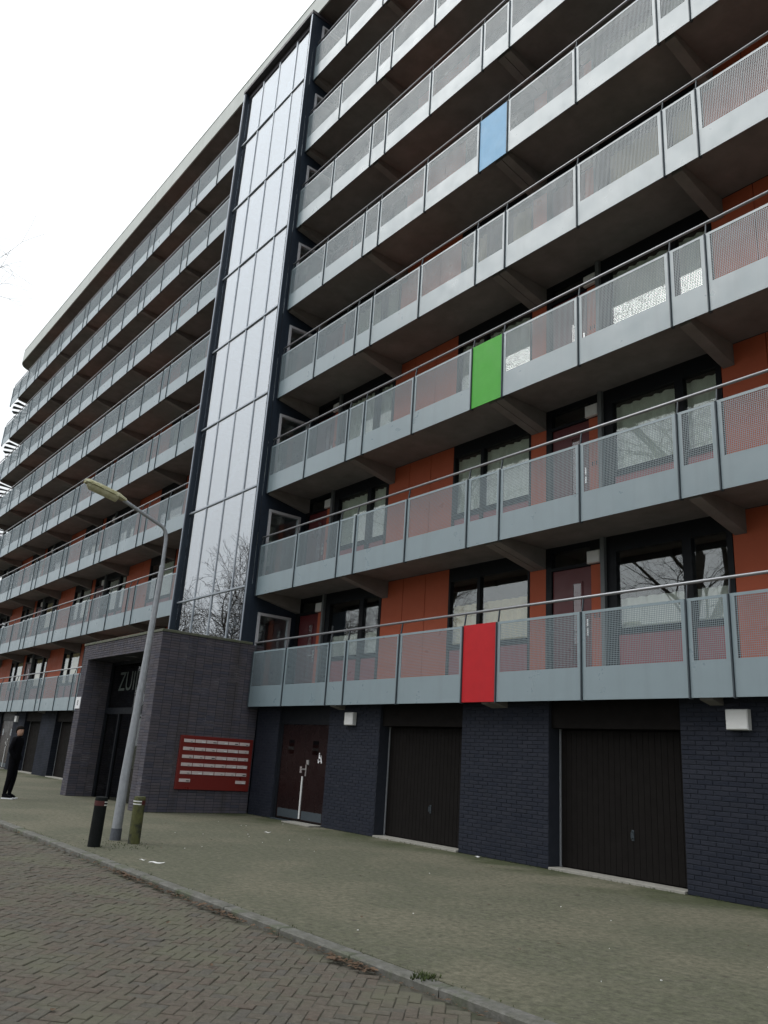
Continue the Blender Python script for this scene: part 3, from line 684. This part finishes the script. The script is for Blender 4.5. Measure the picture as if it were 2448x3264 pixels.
# ------------------------------------------------------------------ entrance portal
PX0, PX1, PF, PB, PZ = -12.85, -7.55, -2.42, YG - .01, 3.985
OX0, OX1, OZ, OY = -12.40, -8.10, 3.575, -1.72
port = put('entrance_portal', None, None, ((PX0 + PX1) / 2, PF, 0), label='dark brick entrance porch with ZUID lettering over its doors', cat='porch')
e = .008
core = MB()
core.box(OX1 + e, PX1 - e, PF + e, PB, 0, PZ).box(PX0 + e, OX0 - e, PF + e, PB, 0, PZ).box(OX0 - e, OX1 + e, PF + e, PB, OZ + .0, PZ)
put('masonry_core', core.mesh('masonry_core', 'mortar'), port)
put('coping', MB().chamf(PX0 - .02, PX1 + .02, PF - .02, -.03, PZ + .001, PZ + .062, .008, 'z').mesh('coping', 'coping'), port)
pb = []
bl, bh, j = .2295, .0625, .009
def grid(a0, a1, z0, z1):
    n = max(1, round((a1 - a0) / bl)); p = (a1 - a0) / n; m_ = int(round((z1 - z0) / bh)); q_ = (z1 - z0) / m_
    return [(a0 + i * p + j / 2, a0 + (i + 1) * p - j / 2, z0 + k * q_ + j / 2, z0 + (k + 1) * q_ - j / 2) for i in range(n) for k in range(m_)]
sideb = grid(PF, PB, 0, PZ)
brm = {}
def side_key(q): return abs((q[2] + q[3]) / 2 - 1.1) + .3 * abs((q[0] + q[1]) / 2 + .6)
sideb.sort(key=side_key)
pj = MB()
for i, q in enumerate(sideb):
    wdt, ht = q[1] - q[0], q[3] - q[2]
    if i < 300:
        key = (round(wdt, 4), round(ht, 4))
        if key not in brm:
            t_ = MB().chamf(-wdt / 2, wdt / 2, 0, .03, -ht / 2, ht / 2, .004); brm[key] = t_.mesh('brick', 'portal_brick')
        put('brick', brm[key], port, (PX1 + random.uniform(-.002, .002), (q[0] + q[1]) / 2, (q[2] + q[3]) / 2), (0, 0, R(90)))
    else:
        n0 = len(pj.v); pj.chamf(q[0], q[1], 0, .03, q[2], q[3], .004, 'y', random.random()); dx = random.uniform(-.002, .002)
        for k in range(n0, len(pj.v)): a, b, c = pj.v[k]; pj.v[k] = (PX1 + dx - b, a, c)
for q in grid(PX0, OX0, 0, PZ) + grid(OX1, PX1 - .0, 0, PZ) + grid(OX0, OX1, OZ, PZ):
    pj.chamf(q[0], q[1], PF + random.uniform(-.002, .002), PF + .03, q[2], q[3], .004, 'y', random.random())
for q in grid(PF + .03, OY, 0, OZ):          # reveals
    n0 = len(pj.v); pj.chamf(q[0], q[1], 0, .02, q[2], q[3], .004, 'y', random.random())
    for k in range(n0, len(pj.v)): a, b, c = pj.v[k]; pj.v[k] = (OX0 - b, a, c)
    n0 = len(pj.v); pj.chamf(q[0], q[1], 0, .02, q[2], q[3], .004, 'y', random.random())
    for k in range(n0, len(pj.v)): a, b, c = pj.v[k]; pj.v[k] = (OX1 + b, a, c)
put('bricks', pj.mesh('bricks', 'portal_brick.joined', attr=True), port, kind='stuff')
ef = MB(); ef.box(OX0, OX0 + .08, 0, .1, 0, OZ).box(OX1 - .08, OX1, 0, .1, 0, OZ).box(OX0 + .08, OX1 - .08, 0, .1, 2.17, 2.33).box(OX0 + .08, OX1 - .08, 0, .1, OZ - .08, OZ)
for xx in (-11.35, -10.25, -9.15): ef.box(xx - .04, xx + .04, .002, .098, 0, 2.17)
put('entrance_frame', ef.mesh('entrance_frame', 'frame_dark'), port, (0, OY, 0))
put('fanlight', MB().box(OX0 + .08, OX1 - .08, OY + .04, OY + .05, 2.33, OZ - .08).mesh('fanlight', 'door_glass'), port)
xs = [OX0 + .08, -11.39, -11.31, -10.29, -10.21, -9.19, -9.11, OX1 - .08]
for i in range(0, 8, 2):
    put('door_pane', MB().box(xs[i], xs[i + 1], OY + .045, OY + .055, .02, 2.17).mesh('door_pane', 'door_glass'), port)
put('lobby_wall', MB().box(OX0, OX1, .1, .2, 0, OZ).box(OX0, OX1, OY + .15, .1, .0, .004).mesh('lobby_wall', 'interior_dark'), port)
tc = bpy.data.curves.new('lettering', 'FONT'); tc.body = 'ZUID'; tc.size = .70; tc.extrude = .004
tob = bpy.data.objects.new('tmp_text', tc); COL.objects.link(tob)
bpy.context.view_layer.update()
tme = bpy.data.meshes.new_from_object(tob.evaluated_get(bpy.context.evaluated_depsgraph_get())); bpy.data.objects.remove(tob)
xs_ = [v.co.x for v in tme.vertices]; ys_ = [v.co.y for v in tme.vertices]
sx_, sy_ = 1.62 / (max(xs_) - min(xs_)), .50 / (max(ys_) - min(ys_)); mnx, mny = min(xs_), min(ys_)
for v in tme.vertices: v.co = ((v.co.x - mnx) * sx_, -v.co.z, (v.co.y - mny) * sy_)
tme.materials.clear(); tme.materials.append(MATS['letter_grey'])
put('lettering', tme, port, (-11.74, OY + .03, 2.78))

# number plate
ns = put('number_sign', MB().chamf(-.19, .19, -.012, 0, -.155, .155, .003).mesh('number_sign', 'sign_white'), None, (-12.63, PF - .003, 2.41), label='white plate with a black letter on the porch corner', cat='sign')
tc = bpy.data.curves.new('letter', 'FONT'); tc.body = 'B'; tc.size = .2; tc.extrude = .001; tc.align_x = 'CENTER'
tob = bpy.data.objects.new('tmp_text', tc); COL.objects.link(tob); bpy.context.view_layer.update()
tme = bpy.data.meshes.new_from_object(tob.evaluated_get(bpy.context.evaluated_depsgraph_get())); bpy.data.objects.remove(tob)
for v in tme.vertices: v.co = (v.co.x * .7, -v.co.z, v.co.y)
tme.materials.clear(); tme.materials.append(MATS['ink'])
put('letter', tme, ns, (-12.63, PF - .017, 2.345))

# letterboxes on the side of the porch
MY0, MY1, MZ0, MZ1 = -1.64, .265, .505, 1.695
mb = put('letterbox_panel', MB().chamf(0, MY1 - MY0, 0, .05, 0, MZ1 - MZ0, .006).mesh('letterbox_panel', 'mail_red'), None, (PX1 + .055, MY0, MZ0), (0, 0, R(90)), label='dark red letterbox panel with rows of pale name plates on the porch', cat='letterbox')
pl = MB().chamf(0, .272, 0, .012, 0, .072, .003).mesh('name_plate', 'mail_plate')
ink = [MB().box(.17, .17 + w_, -.0006, .0004, .016, .016 + h_).mesh('name_strip', m_) for w_, h_, m_ in ((.06, .014, 'post_steel'), (.05, .012, 'drain_grey'), (.08, .018, 'sign_white'), (.085, .02, 'ink'))]
slotm = MB().box(.02, .25, -.0005, .0005, .048, .056).mesh('slot', 'post_steel')
rows_ = [-.854, -1.031, -1.206, -1.381, -1.556, -1.728]
for r_, zt_ in enumerate(rows_):
    for c_ in range(6):
        if r_ == 5 and c_ not in (0, 5): continue
        yy = -1.558 + c_ * .2895; zz = zt_ + Z0 - .075
        o = bpy.data.objects.new('name_plate', pl); COL.objects.link(o); o.parent = mb
        o.location = (yy - MY0, -.013, zz - MZ0)
        k = bpy.data.objects.new('name_strip', ink[random.choice([0, 0, 1, 1, 2, 3])]); COL.objects.link(k); k.parent = o; k.location = (random.uniform(-.01, .005), 0, 0)

# ------------------------------------------------------------------ street lamp
LX, LY = -2.42, -4.87
lp = put('street_lamp', None, None, (LX, LY, 0), label='grey steel street lamp with bent arm and lichen-covered head', cat='street lamp')
m = MB(); m.tube([(LX, LY, 0), (LX, LY + .005, .9), (LX, LY + .06, 2.6), (LX, LY + .105, 4.30)], [.078, .070, .054, .043], 18); m.tube([(LX, LY + .105, 4.29), (LX, LY + .106, 4.33)], [.047, .046], 18)
put('pole', smooth_by_angle(m.mesh('pole', 'galvanised')), lp)
arc = [(LX, LY + .105, 4.30), (LX, LY + .10, 4.70)]
cy, cz = LY + .085, 4.90
for i in range(8):
    t = R(72) * i / 7; arc.append((LX, LY + .098 - .16 * (1 - math.cos(t)), 4.78 + .24 * math.sin(t)))
arc.append((LX, -5.60, 5.29))
put('arm', smooth_by_angle(MB().tube(arc, .031, 14).mesh('arm', 'galvanised')), lp)
put('base_sleeve', smooth_by_angle(MB().tube([(LX, LY, 0), (LX, LY, .17)], [.084, .082], 18).mesh('base_sleeve', 'pole_base')), lp)
hd = MB(); prof = [(0, .035, .045), (.06, .055, .06), (.14, .085, .08), (.45, .095, .085), (.68, .09, .075), (.74, .07, .05)]
ring = []
for d_, hw, hh in prof:
    b0 = len(hd.v); ring.append(b0); y_ = -5.56 - d_ * .97; z_ = 5.285 + d_ * .21
    for k in range(12):
        t = math.pi * 2 * k / 12; hd.v.append((LX + hw * math.cos(t), y_, z_ + (hh * math.sin(t) if math.sin(t) > 0 else .015 * math.sin(t))))
for i in range(len(ring) - 1):
    for k in range(12): hd.face((ring[i] + k, ring[i] + (k + 1) % 12, ring[i + 1] + (k + 1) % 12, ring[i + 1] + k))
hd.face(tuple(ring[0] + k for k in range(12))); hd.face(tuple(ring[-1] + k for k in range(12))[::-1])
put('lamp_head', smooth_by_angle(hd.mesh('lamp_head', 'lichen'), 50), lp)
bw_ = MB(); ring = []
for d_, hw, hh in ((.15, .06, .03), (.18, .075, .085), (.66, .075, .085), (.70, .055, .03)):
    b0 = len(bw_.v); ring.append(b0); y_ = -5.56 - d_ * .97; z_ = 5.285 + d_ * .21 - .012
    for k in range(9):
        t = math.pi + math.pi * k / 8; bw_.v.append((LX + hw * math.cos(t), y_, z_ + hh * math.sin(t)))
for i in range(3):
    for k in range(8): bw_.face((ring[i] + k, ring[i] + k + 1, ring[i + 1] + k + 1, ring[i + 1] + k))
bw_.face(tuple(ring[0] + k for k in range(9))); bw_.face(tuple(ring[-1] + k for k in range(9))[::-1])
put('lamp_bowl', smooth_by_angle(bw_.mesh('lamp_bowl', 'lamp_bowl'), 50), lp)
cl = MB(); [cl.box(LX - .1, LX + .1, -5.56 - d_ * .97 - .012, -5.56 - d_ * .97 + .012, 5.285 + d_ * .21 - .02, 5.285 + d_ * .21 + .02) for d_ in (.2, .42, .64)]
put('clip', cl.mesh('clip', 'lichen'), lp)

# ------------------------------------------------------------------ bollards
def bollard(x, y, mt, lab, tilt, redside):
    r = .088; prof = [(r * 1.02, -.1), (r, .0), (r * .985, .52), (r * 1.0, .545), (r * 1.0, .64), (r * .93, .662), (r * .6, .668)]
    o = put('bollard', smooth_by_angle(MB().lathe(prof, 28).mesh('bollard', mt)), None, (x, y, 0), tilt, label=lab, cat='bollard', group='bollards guarding the street lamp')
    for za in (.552, .592):
        q = MB(); n = 28
        for k in range(n):
            a0, a1 = 2 * math.pi * k / n, 2 * math.pi * (k + 1) / n
            q.cm = 0 if ((k - redside) % n) < 10 else 1
            p = [(rr * math.cos(a), rr * math.sin(a)) for rr, a in ((r * 1.0, a0), (r * 1.022, a0), (r * 1.022, a1), (r * 1.0, a1))]
            q.hexa([(X, Y, za) for X, Y in p] + [(X, Y, za + .016) for X, Y in p])
        me = q.mesh('reflector_band', ['band_red', 'band_white']); k = bpy.data.objects.new('reflector_band', me); COL.objects.link(k); k.parent = o
    q = MB(); n = 28
    for k in range(n):
        if ((k - redside) % n) < 10:
            a0, a1 = 2 * math.pi * k / n, 2 * math.pi * (k + 1) / n
            p = [(rr * math.cos(a), rr * math.sin(a)) for rr, a in ((r * 1.0, a0), (r * 1.016, a0), (r * 1.016, a1), (r * 1.0, a1))]
            q.hexa([(X, Y, .548) for X, Y in p] + [(X, Y, .614) for X, Y in p])
    k = bpy.data.objects.new('red_patch', q.mesh('red_patch', 'band_red')); COL.objects.link(k); k.parent = o
bollard(-1.66, -5.47, 'bollard_black', 'black bollard standing against the kerb', (R(-.5), R(.6), 0), 19)
bollard(-1.96, -4.76, 'bollard_moss', 'moss-covered green bollard between the lamp post and the porch', (R(.5), R(.8), 0), 0)

# ------------------------------------------------------------------ person
PXp, PYp = -10.84, -4.28
face_dir = R(52)
pm = bpy.data.meshes.new('person')
V = [(0, 0, .90), (0, 0, 1.02), (.015, 0, 1.18), (.02, 0, 1.32), (.01, 0, 1.40), (.02, 0, 1.47), (.035, 0, 1.545), (.03, 0, 1.60),
     (0, .09, .86), (.02, .10, .48), (-.02, .10, .09), (.10, .11, .045),
     (0, -.09, .86), (.0, -.10, .48), (-.05, -.10, .09), (.07, -.11, .045),
     (.0, .17, 1.36), (-.05, .20, 1.10), (.05, .17, .93), (.09, .12, .88),
     (.0, -.17, 1.36), (-.05, -.20, 1.10), (.05, -.17, .93), (.09, -.12, .88)]
Ed = [(0, 1), (1, 2), (2, 3), (3, 4), (4, 5), (5, 6), (6, 7), (0, 8), (8, 9), (9, 10), (10, 11), (0, 12), (12, 13), (13, 14), (14, 15), (3, 16), (16, 17), (17, 18), (18, 19), (3, 20), (20, 21), (21, 22), (22, 23)]
rad = [(.125, .16), (.12, .155), (.13, .175), (.115, .17), (.06, .065), (.055, .06), (.088, .075), (.078, .068),
       (.095, .095), (.072, .072), (.05, .05), (.038, .042), (.095, .095), (.072, .072), (.05, .05), (.038, .042),
       (.072, .072), (.06, .06), (.05, .05), (.04, .04), (.072, .072), (.06, .06), (.05, .05), (.04, .04)]
pm.from_pydata(V, Ed, []); pm.materials.append(MATS['cloth_black'])
per = put('person', pm, None, (PXp, PYp, 0), (0, 0, face_dir), label='person in black jacket and trousers standing with hands in pockets', cat='person')
md = per.modifiers.new('skin', 'SKIN'); md.use_smooth_shade = True
for i, v in enumerate(pm.skin_vertices[0].data): v.radius = rad[i]; v.use_root = (i == 0)
per.modifiers.new('sub', 'SUBSURF').levels = 2; per.modifiers['sub'].render_levels = 2
def child(name, me, loc=(0, 0, 0)):
    o = bpy.data.objects.new(name, me); COL.objects.link(o); o.parent = per; o.location = loc; return o
def blob(prof, mt, sub=None, n=16, sx=1, sy=1):
    q = MB().lathe(prof, n); q.v = [(x * sx, y * sy, z) for x, y, z in q.v]; return smooth_by_angle(q.mesh('blob', mt), 80)
# head: skull, jaw and nose as one skin-coloured shell around the body's head
hq = MB(); segs = 16; ringz = [(1.425, .045, .05, .015), (1.455, .06, .058, .03), (1.48, .078, .066, .028), (1.515, .090, .073, .022), (1.555, .097, .078, .015), (1.60, .094, .077, .010), (1.635, .072, .062, .005), (1.652, .03, .028, .0)]
rr_ = []
for z_, ax, ay, ox in ringz:
    rr_.append(len(hq.v))
    for k in range(segs):
        t = 2 * math.pi * k / segs; nose = .022 if (k == 0 and 1.50 < z_ < 1.53) else (.010 if k == 0 and 1.53 < z_ < 1.57 else 0)
        hq.v.append((ox + ax * math.cos(t) + nose, ay * math.sin(t), z_))
for i in range(len(rr_) - 1):
    for k in range(segs): hq.face((rr_[i] + k, rr_[i] + (k + 1) % segs, rr_[i + 1] + (k + 1) % segs, rr_[i + 1] + k))
hq.face(tuple(rr_[-1] + k for k in range(segs))); hq.face(tuple(rr_[0] + k for k in range(segs))[::-1])
head = child('head', smooth_by_angle(hq.mesh('head', 'skin'), 80)); head.rotation_euler = (0, 0, R(-34))
hr = MB(); rr_ = []
for z_, ax, ay, ox, fx in [(1.495, .080, .078, .0, -.02), (1.54, .104, .086, .006, -.005), (1.575, .108, .088, .006, .045), (1.592, .108, .088, .006, .2), (1.63, .096, .080, .004, .2), (1.655, .07, .06, .0, .2), (1.672, .03, .028, .0, .2)]:
    rr_.append(len(hr.v))
    for k in range(segs):
        t = 2 * math.pi * k / segs; hr.v.append((min(ox + ax * math.cos(t), fx), ay * math.sin(t), z_))
for i in range(len(rr_) - 1):
    for k in range(segs): hr.face((rr_[i] + k, rr_[i] + (k + 1) % segs, rr_[i + 1] + (k + 1) % segs, rr_[i + 1] + k))
hr.face(tuple(rr_[-1] + k for k in range(segs)))
o = child('hair', smooth_by_angle(hr.mesh('hair', 'hair'), 80)); o.rotation_euler = (0, 0, R(-34))
fe = MB(); fe.box(.098, .106, .022, .044, 1.552, 1.560).box(.098, .106, -.044, -.022, 1.552, 1.560)
o = child('eyes', fe.mesh('eyes', 'hair')); o.rotation_euler = (0, 0, R(-34))
for sy in (-1, 1):
    q = MB(); q.hexa([(-.07, sy * .105 - .045, 0), (.17, sy * .11 - .04, 0), (.17, sy * .11 + .04, 0), (-.07, sy * .105 + .045, 0), (-.08, sy * .105 - .04, .11), (.10, sy * .11 - .04, .075), (.10, sy * .11 + .04, .075), (-.08, sy * .105 + .04, .11)])
    child('shoe', q.mesh('shoe', 'cloth_black'))
    q = MB(); q.box(-.08, .185, sy * .11 - .048, sy * .11 + .048, 0.001, .028); child('shoe_sole', q.mesh('shoe_sole', 'sign_white'))

# ------------------------------------------------------------------ bare trees across the street
def tree_meshes(seed, height, r0, fork, rmin=.004):
    rg = random.Random(seed); tk = MB(); cr = MB(); cnt = [0]
    def grow(p, d, L, r, depth, trunk):
        n = 3 if depth > 1 else 4; pts = [p]; rs = [r]; q = p.copy(); dd = d.copy()
        r1 = r * (.74 if not trunk else .80)
        for i in range(n):
            jit = .10 if trunk else .22
            dd = (dd + Vector((rg.uniform(-jit, jit), rg.uniform(-jit, jit), rg.uniform(-jit, jit) + (.05 if depth < 5 else -.02)))).normalized()
            q = q + dd * (L / n); pts.append(q.copy()); rs.append(r + (r1 - r) * (i + 1) / n)
        (tk if trunk else cr).tube(pts, [max(q_, rmin) for q_ in rs], 10 if trunk else (6 if r > .05 else (4 if r > .015 else 3)), False); cnt[0] += 1
        if depth >= 9 or r1 < .0036: return
        k = 2 if depth == 0 else rg.choice([2, 2, 3])
        for c in range(k):
            ax = dd.cross(Vector((rg.uniform(-1, 1), rg.uniform(-1, 1), rg.uniform(-1, 1)))).normalized()
            ang = R(rg.uniform(20, 44)) * (1 if c else .75)
            nd = (Matrix.Rotation(ang, 3, ax) @ dd).normalized()
            grow(q, nd, L * rg.uniform(.66, .86) if depth else height * rg.uniform(.24, .30), r1 * rg.uniform(.60, .80), depth + 1, False)
        if depth and r > .012:
            for c in range(3):
                t = rg.uniform(.15, .9); ii = int(t * n); pp = pts[ii].lerp(pts[min(ii + 1, n)], t * n - ii)
                ax = dd.cross(Vector((rg.uniform(-1, 1), rg.uniform(-1, 1), rg.uniform(-1, 1)))).normalized()
                grow(pp, (Matrix.Rotation(R(rg.uniform(35, 65)), 3, ax) @ dd).normalized(), L * rg.uniform(.4, .6), r1 * .4, depth + 2, False)
    grow(Vector((0, 0, -.1)), Vector((0, 0, 1)), fork, r0, 0, True)
    return tk.mesh('trunk', 'bark', True), cr.mesh('crown', 'bark', True), cnt[0]
T = [tree_meshes(3, 17, .42, 5.5), tree_meshes(11, 11.5, .25, 3.0, .009), tree_meshes(23, 10.5, .24, 2.6, .009)]
def tree(k, x, y, rz, sc, lab, grp):
    root = put('street_tree', None, None, (x, y, 0), label=lab, cat='tree', group=grp)
    for nm, me in (('trunk', T[k][0]), ('crown', T[k][1])):
        o = bpy.data.objects.new(nm, me); COL.objects.link(o); o.parent = root
    root.rotation_euler = (0, 0, rz); root.scale = (sc, sc, sc)
for x, y, rz, sc in ((-6.5, -14.4, 3.0, 1.0), (-20.0, -13.3, 4.25, 1.1), (3.5, -14.5, 4.0, .95), (13, -14.6, 1.2, .95), (-1.5, -18.5, 2.6, .95), (8.5, -19, 3.3, 1.0), (18, -19, .3, .95), (22, -14.5, 5.5, .95)):  # row thickened with extra unseen trees to darken the lower floors
    tree(0, x, y, rz, sc, 'tall bare street tree across the road, one of a row thickened to shade the flats', 'tall bare trees across the road')
for i, (x, y) in enumerate(((-29, -15), (-33.5, -14.2), (-38, -15.5), (-43, -14.5), (-48, -15.2), (-36, -18.5), (-25, -17))):
    tree(1 + i % 2, x, y, i * 1.7, .9 + .08 * (i % 3), 'smaller bare tree across the road, mirrored in the stair tower glass', 'smaller bare trees across the road')

# ------------------------------------------------------------------ litter, leaves, moss
lv = MB(); rl = random.Random(5)
def leaf(x, y, z, s):
    a = rl.uniform(0, 6.28); t = rl.uniform(-.5, .5); u = rl.uniform(-.5, .5); n0 = len(lv.v)
    pts = [(-1, 0, 0), (-.45, -.5, .12), (.2, -.55, .18), (1, 0, .05), (.25, .5, .2), (-.4, .55, .1), (0, 0, 0)]
    for px_, py_, pz in pts:
        X, Y = px_ * s, py_ * s; lv.v.append((x + X * math.cos(a) - Y * math.sin(a), y + X * math.sin(a) + Y * math.cos(a), z + pz * s + .6 * s * (abs(t) + abs(u)) * .3 + X * t * .4 + Y * u * .4))
    for k in range(6): lv.face((n0 + 6, n0 + k, n0 + (k + 1) % 6))
for i in range(420):
    x = rl.choice([rl.gauss(1.3, 1.0), rl.gauss(3.0, .35), rl.gauss(5.05, .22), rl.uniform(-6, 7), rl.gauss(.9, .5)])
    leaf(x, -5.905 - abs(rl.gauss(0, .05)), ROADZ + .012 + rl.uniform(0, .02), rl.uniform(.012, .034))
for i in range(500): leaf(rl.uniform(-7, 8), -5.90 - abs(rl.gauss(0, .018)), ROADZ + .006, rl.uniform(.006, .014))
for i in range(70): leaf(rl.uniform(-6, 8), rl.uniform(-9.5, -6), ROADZ + .012, rl.uniform(.012, .03))
for i in range(60): leaf(rl.uniform(-8, 7), rl.uniform(-5.6, 0), .014, rl.uniform(.01, .026))
put('fallen_leaves', lv.mesh('fallen_leaves', 'leaf_brown'), None, kind='stuff', label='brown fallen leaves gathered along the kerb', cat='leaves')
for x, y, s in ((5.02, -5.99, .055), (4.95, -6.02, .05), (2.72, -5.97, .06)):
    lv = MB(); leaf(0, 0, .02, s)
    put('fallen_leaf', lv.mesh('fallen_leaf', 'leaf_brown'), None, (x, y, ROADZ), label='large orange brown leaf lying against the kerb', cat='leaf', group='large leaves at the kerb')
def scrap(x, y, a, w_, d_, lab, z=0.0):
    q = MB(); n = 4
    for i in range(n + 1):
        zz = .004 + .006 * math.sin(i * 1.9); q.v += [(w_ * (i / n - .5), -d_ / 2, zz), (w_ * (i / n - .5), d_ / 2, zz + .003)]
    for i in range(n): q.face((2 * i, 2 * i + 2, 2 * i + 3, 2 * i + 1))
    o = put('paper_scrap', q.mesh('paper_scrap', 'paper'), None, (x, y, z), (0, 0, a), label=lab, cat='litter')
scrap(.05, -5.27, R(48), .20, .07, 'long white paper strip lying on the pavement near the kerb')
scrap(-.22, -5.34, R(40), .09, .03, 'tiny white scrap beside the long paper strip')
scrap(-3.45, -1.55, R(50), .11, .06, 'white scrap on the mossy pavement before the double door')
scrap(.35, .17, R(20), .10, .09, 'crumpled white litter at the foot of the brick pier', .01)
sp2 = MB()
for i in range(24):
    x, y = rl.uniform(-7, 7), rl.uniform(-5.5, -.1); s = rl.uniform(.003, .009); a = rl.uniform(0, 3); n0 = len(sp2.v)
    sp2.box(-s, s, -s * .5, s * .5, 0, .006)
    for k in range(n0, len(sp2.v)): X, Y, Zz = sp2.v[k]; sp2.v[k] = (x + X * math.cos(a) - Y * math.sin(a), y + X * math.sin(a) + Y * math.cos(a), Zz + .001)
put('litter_crumbs', sp2.mesh('litter_crumbs', 'paper'), None, kind='stuff', label='pale crumbs of litter scattered over the pavement', cat='litter')
ms = MB()
def tuft(x, y, z, s):
    for k in range(7):
        a = rl.uniform(0, 6.28); l = rl.uniform(.5, 1) * s; n0 = len(ms.v); wv = s * .12; dx, dy = math.cos(a), math.sin(a)
        ms.v += [(x - dy * wv, y + dx * wv, z), (x + dy * wv, y - dx * wv, z), (x + dx * l * .7, y + dy * l * .7, z + l)]; ms.face((n0, n0 + 1, n0 + 2))
for i in range(900):
    k = rl.random()
    if k < .45: tuft(rl.uniform(-7.4, 8), YG - .01 - abs(rl.gauss(0, .04)), 0, rl.uniform(.008, .03))
    elif k < .6: tuft(rl.uniform(-7.5, -7.4), rl.uniform(-2.4, .3), 0, rl.uniform(.01, .03))
    elif k < .8: tuft(-1.85 + rl.gauss(0, .3), -5.1 + rl.gauss(0, .25), 0, rl.uniform(.008, .025))
    else: tuft(rl.uniform(-8, 8), -5.735 + rl.gauss(0, .02), .003, rl.uniform(.006, .022))
for i in range(40): tuft(5.75 + rl.gauss(0, .03), -5.80 + rl.gauss(0, .05), .0, rl.uniform(.02, .05))
put('moss_tufts', ms.mesh('moss_tufts', 'moss_tuft'), None, kind='stuff', label='low moss and weeds along walls, posts and kerb', cat='moss')
